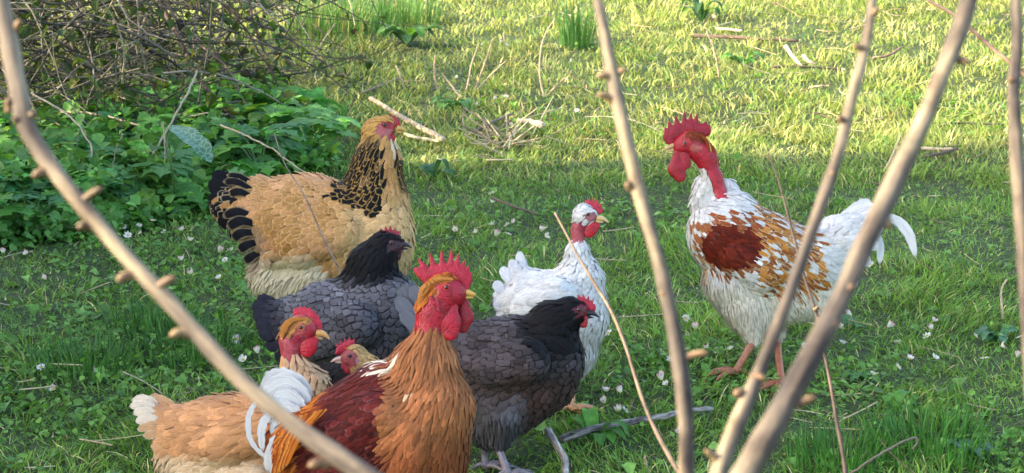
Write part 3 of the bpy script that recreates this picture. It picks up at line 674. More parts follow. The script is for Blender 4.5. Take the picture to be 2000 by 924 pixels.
# ======================= 3 brown black hen, right
b = Bird('hen', 'dark brown black hen with black neck and red wattle, in front of the white hen', 3.53, 985, seed=13)
b.add(1132, 607, 0, 17, 1117, 608, 0, 25, flow=(-1, -.1, 0), **F_HEAD)
b.add(1112, 612, 0, 28, 1080, 636, 0, 44, flow=(-1, -.5, 0), **{**F_SMALL, 'Wd': .008, 'L': .026, 'S': .0065})
b.add(1080, 636, 0, 46, 1066, 660, 0, 58, flow=(-1, -.5, 0), **{**F_HACK, 'L': .036})
b.add(1068, 700, 0, 73, 1000, 712, 0, 90, flow=(-1, -.2, 0), **F_LACE)
b.add(1000, 705, 0, 86, 920, 700, 0, 70, flow=(-1, -.05, 0), **F_LACE)
b.add(920, 695, 0, 62, 860, 660, 0, 36, flow=(-1, .4, 0), **F_LACE)
b.add(1060, 740, 0, 66, 990, 775, 0, 76, flow=(-.7, -.8, 0), **F_LACE)
b.add(985, 790, 0, 64, 962, 828, 0, 44, flow=(-.3, -1, 0), **F_FLUFF)
for sd in (1, -1):
    b.add(1030, 700, sd*.060, 42, 960, 715, sd*.058, 36, k=.004, flow=(-1, -.1, 0), **{**F_LACE, 'L': .028})
    b.add(985, 815, sd*.03, 36, 975, 858, sd*.028, 15, flow=(0, -1, 0), **F_FLUFF)
def c_brown(x, y, w_, r, rg):
    base, edg = laced(x, y, w_, r, len(x), (76, 69, 72), (22, 19, 20))
    br = smooth01(y, 700, 760)*smooth01(x, 960, 1010); base = mix3(base, [78, 60, 56], br*.8); edg = mix3(edg, [34, 26, 26], br)
    nk = smooth01(np.interp(x, [1000, 1040, 1080, 1140], [650, 690, 700, 690])-y, -10, 14)*smooth01(x, 1000, 1030); base = mix3(base, [16, 15, 17], nk); edg = mix3(edg, [22, 21, 24], nk)
    fl = smooth01(y, 765, 800)*smooth01(1040-x, 0, 40); base = mix3(base, [92, 90, 96], fl); edg = mix3(edg, [84, 82, 88], fl)
    pt = smooth01(1.2-ell(x, y, 1003, 795, 18, 34, .3), 0, .5); base = mix3(base, [116, 114, 120], pt*.6); edg = mix3(edg, [112, 110, 116], pt*.6)
    face = (ell(x, y, 1134, 608, 17, 15, .2) < 1)
    return base, edg, ~face
b.leg((950, 825, -.02), (945, 868, -.02), (948, 912), 1, (128, 122, 126), r=7.5); b.leg((975, 830, .025), (972, 866, .025), (993, 928), 1, (138, 132, 136), r=8)
b.body(c_brown, skin=(120, 24, 44))
cm = [(1134, 590, 7, 1157, 602, 7)]+[(x0, y0, 6, x1, y1, 1.2) for x0, y0, x1, y1 in ((1134, 588, 1127, 572), (1140, 590, 1139, 570), (1147, 593, 1150, 574), (1153, 597, 1158, 582), (1157, 602, 1164, 592))]
b.blob('comb', cm, (206, 44, 70), k=.003)
for sd in (1, -1):
    b.blob('wattle', [(1143, 622, 6, 1139, 632, 9, sd*.006)], (205, 36, 48), zs=.4)
    b.blob('earlobe', [(1114, 612, 3, 1120, 624, 3, sd*.018)], (196, 160, 165), zs=.3)
b.eyes(1130, 604, 4.8, (120, 60, 36), (90, 40, 46))
b.beak([(1146, 611, 8), (1158, 612, 5.5), (1170, 619, 1.3)], [(1145, 619, 5), (1158, 620, 1.6)], (48, 44, 50))
for k, (pts, wd) in enumerate([([(868, 668, -.01), (820, 610, -.015), (772, 560, -.02)], 34), ([(870, 672, 0), (825, 612, 0), (785, 550, 0)], 34), ([(872, 675, .01), (835, 615, .01), (800, 552, .01)], 34), ([(868, 672, .015), (818, 630, .02), (770, 575, .02)], 34),
                ([(870, 680, .02), (825, 648, .025), (780, 602, .02)], 34), ([(880, 688, .02), (840, 662, .025), (795, 632, .02)], 32), ([(882, 668, .0), (850, 625, .0), (822, 575, .0)], 30)]):
    b.feather('tail_feather', pts, wd, (108, 110, 118) if k < 5 else (90, 90, 98), (70, 71, 78), camber=.3, tipr=.85)

# ======================= 4 white hen
WHT = (228, 226, 224)
b = Bird('hen', 'white hen with bare pink neck, standing in the grass behind the brown black hen', 3.85, 1110, seed=14)
b.add(1152, 421, 0, 14, 1142, 418, 0, 20, flow=(-1, .1, 0), **F_HEAD)
b.add(1140, 424, 0, 17, 1130, 448, 0, 13, flow=(-.2, -1, 0), **F_SMALL)
b.add(1130, 448, 0, 13, 1128, 478, 0, 14, flow=(0, -1, 0), **F_SMALL)
b.add(1128, 492, 0, 22, 1132, 545, 0, 36, flow=(-.1, -1, 0), k=.006, **{**F_SMALL, 'lift': .008})
b.add(1132, 552, 0, 48, 1125, 618, 0, 62, flow=(-.3, -1, 0), **{**F_SMALL, 'lift': .007})
b.add(1110, 590, 0, 62, 1040, 590, 0, 60, flow=(-1, -.2, 0), **F_BODY)
b.add(1040, 590, 0, 58, 995, 588, 0, 30, flow=(-1, -.1, 0), **F_BODY)
b.add(1030, 560, 0, 36, 1012, 535, 0, 20, flow=(-.3, 1, 0), **F_BODY)
b.add(1120, 630, 0, 60, 1115, 690, 0, 46, flow=(-.1, -1, 0), **F_FLUFF)
b.add(1125, 690, .012, 32, 1118, 735, .012, 13, flow=(0, -1, 0), **F_FLUFF)
for sd in (1, -1): b.add(1090, 575, sd*.052, 34, 1025, 600, sd*.048, 26, k=.004, flow=(-1, -.25, 0), **F_WING)
def c_white(x, y, w_, r, rg):
    n = len(x); nz = vnoise(x/18, y/18, 14)[:, None]; base = np.tile(np.array(WHT, float), (n, 1))*(.94+.06*nz); edg = base*1.01
    base[:, 2] *= .985
    face = (ell(x, y, 1152, 424, 15, 10, .15) < 1) | ((y > np.interp(x, [1110, 1135, 1145, 1165], [428, 430, 436, 436]))*(y < 474+3*np.sin(x*.9)))
    return base, edg, ~face
def sk_white(x, y, w_):
    c = np.tile(lin((200, 108, 108)), (len(x), 1)); c[(y < 436)] = lin((216, 160, 152)); c[(ell(x, y, 1140, 445, 12, 12) < 1)] = lin((176, 62, 74)); return c
b.leg((1120, 715, .012), (1116, 748, .012), (1117, 800), 1, (214, 160, 112), r=7.5); b.leg((1090, 700, -.03), (1085, 745, -.03), (1090, 795), 1, (214, 160, 112))
b.body(c_white, skin=sk_white, lift=.5)
cm = [(1147, 402, 6, 1172, 412, 6)]+[(x0, y0, 5, x1, y1, 2.0) for x0, y0, x1, y1 in ((1147, 402, 1144, 391), (1152, 402, 1151, 388), (1158, 404, 1159, 387), (1164, 406, 1167, 390), (1169, 410, 1174, 398), (1172, 412, 1177, 408))]
b.blob('comb', cm, (226, 62, 84), k=.003)
for sd in (1, -1):
    b.blob('wattle', [(1163, 442, 9, 1153, 450, 12, sd*.006), (1153, 450, 12, 1150, 456, 9, sd*.007)], (214, 36, 52), zs=.35)
b.eyes(1148, 419, 4.2, (140, 90, 60), (190, 120, 115))
b.beak([(1166, 426, 7), (1178, 427, 5), (1189, 435, 1.2)], [(1164, 433, 4.5), (1178, 434, 1.4)], (222, 190, 130))
for pts, wd in [([(1025, 555, 0), (1018, 520, 0), (1014, 489, 0)], 20), ([(1020, 560, .01), (1005, 530, .01), (998, 505, .01)], 20), ([(1012, 570, .015), (990, 540, .015), (980, 520, .01)], 22), ([(1005, 585, .02), (978, 565, .02), (966, 548, .02)], 24), ([(1005, 600, .02), (980, 595, .02), (964, 590, .02)], 24), ([(1010, 610, .02), (985, 615, .02), (968, 622, .01)], 22), ([(1028, 560, -.01), (1024, 530, -.01), (1022, 500, -.01)], 18)]:
    b.feather('tail_feather', pts, wd, WHT, WHT, camber=.35, tipr=.8)
for k in range(0): b.feather('wing_feather', [(1050-4*k, 572+8*k, .082), (1010-2*k, 590+6*k, .078), (985+2*k, 606+3*k, .066)], 15, WHT, (226, 224, 224), camber=.4)

# ======================= 5 white and rust rooster (rear right), faces left
b = Bird('rooster', 'white rooster with chestnut wing patch and bare red neck, striding left in the grass', 4.03, 1490, seed=15)
b.add(1330, 285, 0, 17, 1350, 276, 0, 23, flow=(1, .1, 0), **F_HEAD)
b.add(1350, 280, 0, 24, 1378, 305, 0, 19, flow=(.7, -1, 0), **F_HEAD)
b.add(1376, 300, 0, 19, 1394, 350, 0, 17, flow=(.3, -1, 0), k=.02, **F_SMALL)
b.add(1394, 350, 0, 17, 1408, 392, 0, 16, flow=(.3, -1, 0), **F_SMALL)
b.add(1376, 362, -.006, 20, 1370, 400, -.004, 21, flow=(-.1, -1, 0), k=.005, **{**F_SMALL, 'lift': .008})
b.add(1424, 366, -.022, 16, 1436, 395, -.02, 22, flow=(.3, -1, 0), k=.005, **{**F_SMALL, 'lift': .008})
b.add(1432, 420, 0, 46, 1405, 450, 0, 58, flow=(.4, -1, 0), k=.006, **{**F_SMALL, 'lift': .008, 'L': .03, 'S': .0085})
b.add(1425, 462, 0, 80, 1490, 508, 0, 88, flow=(1, -.6, 0), **{**F_SMALL, 'Wd': .009, 'S': .0065, 'L': .026})
b.add(1490, 500, 0, 84, 1575, 520, 0, 68, flow=(.9, -.75, 0), **{**F_HACK, 'L': .045, 'Wd': .007, 'S': .0062})
b.add(1575, 515, 0, 62, 1640, 470, 0, 46, flow=(1, .2, 0), **F_BODY)
b.add(1640, 468, 0, 46, 1692, 440, 0, 30, flow=(1, .3, 0), **F_BODY)
b.add(1440, 545, 0, 66, 1470, 600, 0, 56, flow=(.2, -1, 0), **F_FLUFF)
b.add(1530, 570, 0, 62, 1585, 575, 0, 48, flow=(.5, -1, 0), **F_FLUFF)
b.add(1455, 600, .02, 40, 1468, 655, .025, 17, flow=(.1, -1, 0), **F_FLUFF)
b.add(1510, 600, -.02, 40, 1516, 650, -.02, 18, flow=(.1, -1, 0), **F_FLUFF)
b.add(1430, 500, .05, 34, 1480, 535, .05, 34, k=.005, flow=(1, -.5, 0), **{**F_SMALL, 'Wd': .010, 'S': .0065}); b.add(1430, 500, -.05, 34, 1480, 535, -.05, 34, k=.005, flow=(1, -.5, 0), **{**F_SMALL, 'Wd': .010, 'S': .0065})
def c_rr(x, y, w_, r, rg):
    n = len(x); nz = vnoise(x/16, y/16, 17); base = np.tile([230., 224, 216], (n, 1))*(.93+.07*nz[:, None]); edg = base*1.0
    bl = smooth01(y, 545, 580); base = mix3(base, [238, 225, 202], bl); edg = mix3(edg, [240, 230, 210], bl)
    wr = smooth01(1.15-ell(x, y, 1420, 475, 72, 66, .2), 0, .35)*smooth01(y, 415, 440); q = (r < .62*wr); base = np.where(q[:, None], [156., 92, 52], base); edg = np.where((q & (r < .35))[:, None], [186, 130, 86], edg)
    cr = smooth01(1.0-ell(x, y, 1362, 520, 30, 60, -.35), 0, .5); q = (r < .45*cr); base = np.where(q[:, None], [206, 160, 110], base)
    sd = smooth01(1.12-ell(x, y, 1520, 490, 80, 105, -.55), 0, .3)*smooth01(x, 1455, 1478)
    gold = np.where((r*7 % 1 < .5)[:, None], [196., 128, 54], [150., 84, 36]); q = (r < .70*sd+.05*(sd > 0)); base = np.where(q[:, None], gold, base); edg = np.where((q & (r > .2))[:, None], [236, 214, 172], np.where(q[:, None], gold*1.1, edg))
    pt = (ell(x, y, 1424, 482, 57, 44, .08) < 1+.22*(r-.5)); base = np.where(pt[:, None], np.array([[96., 30, 14]])*(.85+.4*r[:, None]), base); edg = np.where(pt[:, None], [112, 38, 18], edg)
    rp = smooth01(1.1-ell(x, y, 1440, 432, 62, 20, .1), 0, .3); q = (r < .6*rp) & (y > 412); base = np.where(q[:, None], [158, 78, 38], base); edg = np.where(q[:, None], [206, 160, 120], edg)
    hc = (y < 330); base = np.where(hc[:, None], np.where((r > .9)[:, None], [206., 146, 76], [140., 58, 26]), base); edg = np.where(hc[:, None], base*1.1, edg)
    cap = (ell(x, y, 1360, 268, 24, 10, .3) < 1) | ((x > np.interp(y, [262, 280, 325], [1362, 1374, 1391]))*(y < 322)*(y > 258))
    keep = (y > 330) | cap
    bare = (x > np.interp(y, [330, 392], [1375, 1398]))*(x < np.interp(y, [330, 392], [1415, 1420]))*(y < 390) & (w_ > -.008)
    return base, edg, keep & ~bare
def sk_rr(x, y, w_):
    c = np.tile(lin((196, 34, 56)), (len(x), 1)); c = mix3(c, lin((214, 72, 78)), smooth01(y, 330, 385)); c[(ell(x, y, 1357, 290, 12, 7) < 1)] = lin((206, 130, 110)); return c
b.leg((1463, 640, .028), (1466, 668, .03), (1436, 728), -1, (170, 112, 78), r=7.5, rt=6, toes=.15); b.leg((1515, 635, -.022), (1520, 665, -.022), (1527, 752), -1, (170, 104, 76), r=7.5, rt=5.5, toes=.5)
b.body(c_rr, skin=sk_rr, lift=.5)
cm = [(1303, 268, 9, 1322, 258, 14), (1322, 256, 14, 1350, 250, 12), (1350, 250, 12, 1376, 255, 13), (1306, 275, 8, 1316, 280, 6), (1378, 258, 9, 1372, 266, 5)]+[(x0, y0, 7, x1, y1, 1.3) for x0, y0, x1, y1 in
      ((1303, 262, 1298, 247), (1310, 252, 1306, 233), (1323, 246, 1319, 222), (1337, 242, 1337, 213), (1347, 242, 1351, 217), (1357, 243, 1363, 219), (1374, 248, 1381, 236), (1382, 254, 1387, 242))]
b.blob('comb', cm, (182, 18, 50), k=.003, zs=.25)
for sd in (1, -1):
    b.blob('wattle', [(1324, 300, 9, 1322, 330, 17, sd*.007), (1322, 330, 17, 1328, 344, 12, sd*.008), (1338, 296, 9, 1340, 322, 9, sd*.009)], (190, 20, 46), zs=.3)
    b.blob('earlobe', [(1350, 286, 4, 1357, 292, 4, sd*.018)], (214, 160, 140), zs=.3)
b.eyes(1336, 281, 4.4, (200, 110, 60), (190, 50, 60))
b.beak([(1318, 284, 7), (1308, 287, 5), (1297, 294, 1.5)], [(1318, 292, 4.5), (1303, 295, 1.5)], (196, 160, 112))
for k in range(7): b.feather('hackle_feather', [(1356+3*k, 262+1.5*k, .014), (1376+2.6*k, 272+3*k, .019-.001*k), (1384+2.4*k, 306+3*k+4*(k % 2), .018-.001*k)], 5, (146, 62, 26) if k != 2 else (226, 180, 110), (160, 76, 34))
for pts, wd in [([(1620, 445, 0), (1670, 412, 0), (1712, 402, 0)], 32), ([(1620, 455, .01), (1675, 425, .01), (1722, 418, .01)], 34), ([(1630, 470, .02), (1680, 445, .02), (1722, 445, .015)], 34), ([(1630, 485, .02), (1675, 475, .025), (1715, 482, .02)], 32), ([(1625, 500, .02), (1670, 502, .025), (1700, 515, .015)], 30), ([(1615, 525, .02), (1650, 540, .02), (1672, 560, .01)], 28),
                ([(1640, 450, -.01), (1700, 425, -.015), (1752, 428, -.02), (1780, 460, -.02), (1793, 506, -.02)], 22), ([(1650, 460, .0), (1695, 440, .0), (1718, 475, 0), (1718, 518, 0)], 18), ([(1630, 440, -.01), (1680, 405, -.01), (1706, 402, -.01)], 30)]:
    b.feather('tail_feather', pts, wd, (226, 224, 220), (210, 208, 206), rag=.07, camber=.12, tipr=.8)
for k in range(0):
    t = k/11; b.feather('saddle_feather', [(1492+70*t, 440+28*t+14*(k % 3), .072-.02*t), (1525+62*t, 500+20*t+9*(k % 4), .082-.018*t), (1545+62*t, 548+20*t-18*(k % 3), .072-.02*t)], 7, (188, 120, 54) if k % 3 else (232, 222, 204), (228, 196, 140), camber=.3, tipr=.5)

# ======================= 6 front rooster
b = Bird('rooster', 'big rust and maroon rooster with bare crimson neck and curved white tail in front', 3.15, 760, seed=16)
b.add(888, 572, 0, 24, 866, 566, 0, 33, flow=(-1, -.1, 0), **F_HEAD)
b.add(866, 572, 0, 34, 846, 605, 0, 32, flow=(-.4, -1, 0), **F_HEAD)
b.add(846, 605, 0, 31, 836, 660, 0, 30, flow=(-.1, -1, 0), **F_SMALL)
b.add(838, 674, 0, 34, 831, 714, 0, 60, flow=(-.25, -1, 0), k=.006, **{**F_HACK, 'L': .045, 'Wd': .0045, 'S': .0044, 'lift': .007})
b.add(829, 718, 0, 62, 826, 780, 0, 90, flow=(-.25, -1, 0), **{**F_HACK, 'L': .045, 'Wd': .005, 'S': .0048, 'lift': .007})
b.add(838, 800, .01, 84, 815, 890, 0, 98, flow=(-.35, -1, 0), **{**F_SMALL, 'L': .036, 'Wd': .007, 'S': .0060, 'lift': .006})
b.add(785, 835, 0, 108, 690, 872, 0, 110, flow=(-1, -.55, 0), **{**F_SMALL, 'L': .036, 'Wd': .0055, 'S': .0054})
b.add(752, 785, 0, 78, 690, 838, 0, 88, flow=(-1, -.6, 0), **{**F_SMALL, 'L': .036, 'Wd': .0055, 'S': .0054})
b.add(690, 868, 0, 108, 608, 875, 0, 84, flow=(-.9, -.7, 0), **{**F_HACK, 'L': .055, 'Wd': .0055, 'S': .0054})
b.add(600, 860, 0, 70, 560, 850, 0, 40, flow=(-1, -.6, 0), **{**F_HACK, 'L': .06})
b.add(780, 930, 0, 95, 740, 1010, 0, 70, flow=(-.2, -1, 0), **F_FLUFF)
for sd in (1, -1): b.add(740, 810, sd*.045, 55, 680, 850, sd*.045, 52, k=.005, flow=(-1, -.5, 0), **F_SMALL)
b.add(815, 830, .04, 52, 800, 900, .04, 52, k=.005, flow=(-.4, -1, 0), **{**F_SMALL, 'L': .036, 'Wd': .009, 'S': .0066})
def c_fr(x, y, w_, r, rg):
    n = len(x); nz = vnoise(x/20, y/30, 19); base = np.tile([166., 104, 64], (n, 1))*(.82+.3*nz[:, None])*(.9+.2*r[:, None]); edg = base*np.array([1.1, 1.14, 1.2])
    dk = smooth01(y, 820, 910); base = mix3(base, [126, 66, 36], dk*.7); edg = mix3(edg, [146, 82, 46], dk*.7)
    hk = smooth01(745-y, 0, 30); base = mix3(base, base*np.array([1.02, 1.04, 1.05]), hk)
    # maroon shoulder and wing
    L_ = x-(770+(y-700)*-.12); mr_ = smooth01(-(x-np.interp(y, [700, 760, 800, 860, 924], [758, 762, 748, 748, 760])), 0, 14)
    base = mix3(base, np.array([[86., 26, 22]])*(.75+.5*r[:, None]), mr_); edg = mix3(edg, [104, 40, 40], mr_)
    pu = mr_*(r > .8); edg = mix3(edg, [140, 100, 112], pu*.7)
    ob = smooth01(-(x-np.interp(y, [740, 780, 840, 924], [668, 645, 612, 600])), 0, 22); q = r < .8
    og = np.where((r > .55)[:, None], [200., 112, 34], [160., 76, 22]); base = mix3(base, og, ob*q); edg = mix3(edg, np.where((r > .3)[:, None], [214., 140, 60], [70., 30, 16]), ob)
    ws = smooth01(1.2-ell(x, y, 748, 714, 34, 16, -.35), 0, .4)*(r < .7); base = mix3(base, [238, 222, 196], ws); edg = mix3(edg, [244, 232, 210], ws)
    w2 = smooth01(1.1-ell(x, y, 822, 778, 34, 12, .25), 0, .5)*(r < .10); base = mix3(base, [240, 214, 180], w2); edg = mix3(edg, [240, 220, 190], w2)
    dw = smooth01(1.1-ell(x, y, 720, 900, 55, 42), 0, .5); base = mix3(base, [52, 16, 14], dw*.7*mr_)
    cap = (ell(x, y, 862, 546, 34, 9, -.25) < 1) | (ell(x, y, 828, 572, 12, 30, .45) < 1) | (ell(x, y, 843, 568, 12, 10) < 1)
    base = np.where((y < 620)[:, None], np.array([[178., 98, 38]])*(.8+.4*r[:, None]), base); edg = np.where((y < 620)[:, None], [196, 120, 56], edg)
    keep = (y > 655+5*np.sin(x*.5)) | cap
    return base, edg, keep
def sk_fr(x, y, w_):
    n = vnoise(x/6, y/6, 3); c = np.tile(lin((206, 42, 68)), (len(x), 1))*(.7+.5*n[:, None]); c[(ell(x, y, 850, 573, 11, 6, -.4) < 1)] = lin((196, 130, 80)); return c
b.leg((760, 940, .03), (765, 1010, .03), (760, 1100), 1, (210, 150, 90), drop=True, r=9); b.leg((800, 940, -.03), (805, 1010, -.03), (800, 1100), 1, (210, 150, 90), drop=True, r=9)
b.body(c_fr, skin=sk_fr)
cm = [(818, 530, 9, 835, 545, 12), (835, 538, 13, 870, 530, 14), (870, 530, 14, 900, 538, 15), (900, 538, 14, 908, 560, 10), (893, 548, 10, 905, 565, 9), (812, 527, 5, 826, 533, 9)]+[(x0, y0, 8, x1, y1, 1.3) for x0, y0, x1, y1 in
      ((830, 524, 815, 504), (848, 522, 838, 491), (864, 520, 862, 486), (880, 520, 882, 484), (892, 524, 895, 494), (902, 528, 907, 508), (910, 536, 916, 519), (914, 546, 922, 532), (914, 552, 922, 546))]
b.blob('comb', cm, (206, 34, 66), k=.003, zs=.28)
b.blob('wattle', [(884, 600, 11, 878, 630, 23, .010), (878, 630, 23, 880, 648, 17, .011)], (206, 30, 62), zs=.3)
b.blob('wattle', [(906, 590, 10, 908, 620, 17, -.008), (908, 620, 17, 904, 640, 12, -.009)], (190, 24, 50), zs=.3)
for sd in (1, -1):
    b.blob('earlobe', [(856, 585, 3, 858, 606, 4, sd*.024), (842, 580, 4, 850, 592, 4, sd*.024)], (190, 40, 66), zs=.4)
b.eyes(873, 560, 6, (196, 70, 40), (206, 50, 66))
b.beak([(897, 572, 9), (912, 571, 7.5), (928, 576, 4)], [(895, 581, 5), (912, 581, 3.5), (924, 581, 2)], (222, 170, 84))
for k in range(7): b.feather('crest_feather', [(886-5*k, 545-.3*k, .022), (850-4*k, 545+3*k, .026), (822-1.2*k+2, 580+5*k, .022-.002*k)], 9, (176, 98, 40) if k % 2 else (206, 136, 70), (200, 130, 66), camber=.4)
TW = (208, 208, 206)
for pts, wd in [([(606, 800, .0), (590, 752, .0), (556, 742, .0), (528, 762, .0), (512, 800, -.002)], 40), ([(606, 812, .01), (592, 768, .012), (560, 752, .012), (530, 772, .012), (520, 812, .01)], 42), ([(604, 822, .018), (588, 788, .02), (562, 772, .022), (540, 792, .022), (532, 832, .018)], 40),
                ([(600, 832, .024), (584, 806, .028), (564, 796, .03), (548, 820, .03), (542, 860, .026)], 36), ([(545, 775, .028), (510, 778, .03), (490, 815, .032), (498, 862, .032), (532, 896, .03)], 13), ([(590, 845, .03), (566, 835, .034), (550, 860, .034), (540, 900, .032), (540, 935, .026)], 26),
                ([(596, 792, -.01), (568, 738, -.012), (530, 738, -.014), (502, 772, -.014)], 30), ([(570, 820, .03), (532, 808, .034), (516, 836, .034), (518, 880, .032)], 18), ([(575, 850, .03), (548, 850, .036), (530, 880, .034), (528, 920, .03)], 20)]:
    b.feather('sickle_feather', pts, wd, TW, (190, 190, 190), n=24, camber=.10, tipr=.7, rag=.12)
for k in range(22):
    t = (k % 11)/10; z = .092 if k < 11 else .085
    b.feather('saddle_feather', [(640-50*t+8*(k % 2), 790+16*t, z-.03*t), (600-42*t, 836+26*t, z-.01*t-.01), (566-30*t, 905+30*t, .068-.02*t)], 11, [(196, 108, 36), (150, 72, 24), (214, 138, 62)][k % 3], [(214, 140, 66), (90, 40, 20)][k % 2], camber=.35, tipr=.5)

# ======================= 7 buff hen, front left
b = Bird('hen', 'light rust buff hen with bare pink neck and frayed tail, left of the front rooster', 3.4, 430, seed=17)
b.add(602, 643, 0, 18, 588, 638, 0, 25, flow=(-1, -.1, 0), **F_HEAD)
b.add(588, 645, 0, 24, 568, 665, 0, 19, flow=(-.2, -1, 0), **F_HEAD)
b.add(568, 665, 0, 18, 568, 712, 0, 19, flow=(0, -1, 0), k=.02, **F_SMALL)
b.add(580, 722, 0, 26, 598, 755, 0, 40, flow=(.1, -1, 0), k=.006, **{**F_SMALL, 'lift': .008, 'L': .026, 'S': .008})
b.add(595, 765, 0, 46, 545, 850, 0, 80, flow=(-.5, -1, 0), **F_SMALL)
b.add(530, 850, 0, 84, 430, 868, 0, 92, flow=(-1, -.3, 0), **{**F_BODY, 'L': .034, 'Wd': .015, 'S': .0092})
b.add(430, 865, 0, 88, 360, 850, 0, 56, flow=(-1, -.05, 0), **{**F_BODY, 'L': .034, 'Wd': .015, 'S': .0092})
b.add(350, 838, 0, 46, 312, 815, 0, 24, flow=(-1, .3, 0), **F_BODY)
b.add(360, 890, 0, 52, 420, 940, 0, 65, flow=(-.4, -1, 0), **F_FLUFF)
b.add(395, 925, .03, 32, 500, 930, .035, 40, k=.004, flow=(-1, -.2, 0), **{**F_FLUFF, 'L': .036, 'Wd': .006})
for sd in (1, -1): b.add(530, 830, sd*.054, 42, 440, 862, sd*.054, 38, k=.005, flow=(-1, -.35, 0), **{**F_WING, 'Wd': .014, 'S': .0092})
def c_buff(x, y, w_, r, rg):
    n = len(x); nz = vnoise(x/24, y/20, 23); base = np.tile([202., 148, 102], (n, 1))*(.84+.24*nz[:, None])*(.94+.12*r[:, None]); edg = base*np.array([1.04, 1.06, 1.09])
    tp = smooth01(x, 380, 470)*smooth01(830-y, 0, 40)*smooth01(570-x, 0, 30); base = mix3(base, [194, 136, 88], tp*.6)
    rf = smooth01(x, 540, 562)*smooth01(790-y, 0, 20); base = mix3(base, [218, 176, 134], rf*.8); edg = mix3(edg, [232, 198, 160], rf)
    tl = smooth01(330-x, 0, 40); base = mix3(base, [220, 186, 152], tl); edg = mix3(edg, [236, 218, 194], tl)
    fl = smooth01(y, 875, 895)*smooth01(540-x, 0, 30); base = mix3(base, [226, 196, 158], fl*.85); edg = mix3(edg, [236, 216, 188], fl)
    cap = (y < 656)*((ell(x, y, 577, 634, 34, 12, -.25) < 1) | (ell(x, y, 558, 644, 14, 13) < 1))*(ell(x, y, 591, 639, 11, 8) > 1)
    base = np.where((y < 670)[:, None], np.array([[190., 130, 70]])*(.85+.3*r[:, None]), base); edg = np.where((y < 670)[:, None], [206, 150, 92], edg)
    return base, edg, (y > 706+4*np.sin(x*.6)) | cap
def sk_buff(x, y, w_):
    c = np.tile(lin((206, 104, 112)), (len(x), 1)); c[(y < 652)] = lin((214, 120, 104)); c[ell(x, y, 578, 662, 12, 9) < 1] = lin((190, 56, 78)); c[ell(x, y, 612, 646, 14, 16) < 1] = lin((206, 60, 72)); return c*(.85+.3*vnoise(x/5, y/5, 3)[:, None])
b.leg((440, 950, .03), (445, 1000, .03), (430, 1000), 1, (220, 170, 110), drop=True); b.leg((500, 950, -.03), (505, 1000, -.03), (500, 1000), 1, (220, 170, 110), drop=True)
b.body(c_buff, skin=sk_buff, lift=1.1)
cm = [(580, 612, 8, 608, 618, 10), (608, 618, 10, 622, 636, 7), (578, 608, 6, 590, 612, 7)]+[(x0, y0, 6, x1, y1, 1.6) for x0, y0, x1, y1 in ((580, 608, 574, 598), (588, 606, 584, 593), (596, 608, 595, 592), (604, 610, 606, 594), (612, 616, 617, 603), (618, 624, 626, 613), (622, 632, 633, 626), (624, 640, 634, 637))]
b.blob('comb', cm, (228, 50, 82), k=.003, zs=.28)
for sd in (1, -1): b.blob('wattle', [(612, 666, 10, 603, 676, 17, sd*.007), (603, 676, 17, 601, 684, 14, sd*.008)], (220, 34, 58), zs=.3)
b.eyes(590, 638, 5.5, (200, 120, 60), (200, 110, 90))
b.beak([(618, 650, 9), (632, 652, 6.5), (644, 663, 1.4)], [(614, 658, 5.5), (630, 662, 1.8)], (216, 162, 96))
for k in range(5): b.feather('crest_feather', [(602-4*k, 622-.5*k, .019), (572-2*k, 624+2*k, .023), (548+1*k, 642+5*k, .019)], 10, (188, 122, 56), (206, 146, 82), camber=.4)
for k, (pts, wd) in enumerate([([(335, 815, 0), (295, 785, 0), (256, 782, 0)], 24), ([(335, 820, .01), (292, 792, .012), (254, 793, .01)], 22), ([(335, 825, .015), (295, 803, .018), (262, 806, .015)], 22), ([(338, 830, .02), (298, 815, .022), (268, 822, .02)], 22), ([(340, 838, .02), (305, 828, .024), (272, 838, .02)], 20), ([(345, 848, .02), (312, 842, .024), (284, 852, .02)], 20),
                ([(345, 815, -.01), (315, 785, -.01), (290, 774, -.01)], 22), ([(350, 808, 0), (330, 788, 0), (300, 776, 0)], 20), ([(355, 865, .02), (325, 868, .022), (302, 880, .02)], 20), ([(360, 880, .02), (335, 892, .02), (318, 908, .01)], 20)]):
    b.feather('tail_feather', pts, wd, (232, 214, 190) if k < 4 else (206, 162, 120), (240, 230, 212) if k < 6 else (222, 190, 152), camber=.35, tipr=.8, rag=.08)

# ======================= 8 small buff hen, only head and neck in view, faces left
b = Bird('hen', 'small pale buff hen whose head looks left between the two bare-necked birds', 3.5, 760, seed=18)
b.add(678, 700, 0, 14, 692, 696, 0, 20, flow=(1, -.1, 0), **F_HEAD)
b.add(694, 700, 0, 21, 716, 722, 0, 25, flow=(.7, -.8, 0), **F_HEAD)
b.add(716, 722, 0, 26, 735, 770, 0, 44, flow=(.2, -1, 0), **F_SMALL)
b.add(745, 810, 0, 56, 790, 850, 0, 66, flow=(.8, -.5, 0), **F_BODY)
b.add(770, 870, 0, 55, 780, 900, 0, 50, flow=(.2, -1, 0), **F_FLUFF)
def c_small(x, y, w_, r, rg):
    n = len(x); base = np.tile([212., 168, 108], (n, 1))*(.88+.2*vnoise(x/10, y/10, 2)[:, None]); edg = base*np.array([1.08, 1.1, 1.12])
    sp = (ell(x, y, 700, 745, 24, 18) < 1)*(r > .8); base = np.where(sp[:, None], [90, 80, 70], base)
    return base, edg, ~((ell(x, y, 682, 700, 20, 18, .1) < 1)*(x < 704))
b.leg((760, 900, .02), (765, 930, .02), (760, 1000), -1, (220, 170, 110), drop=True); b.leg((790, 900, -.02), (795, 930, -.02), (790, 1000), -1, (220, 170, 110), drop=True)
b.body(c_small, skin=(196, 116, 116))
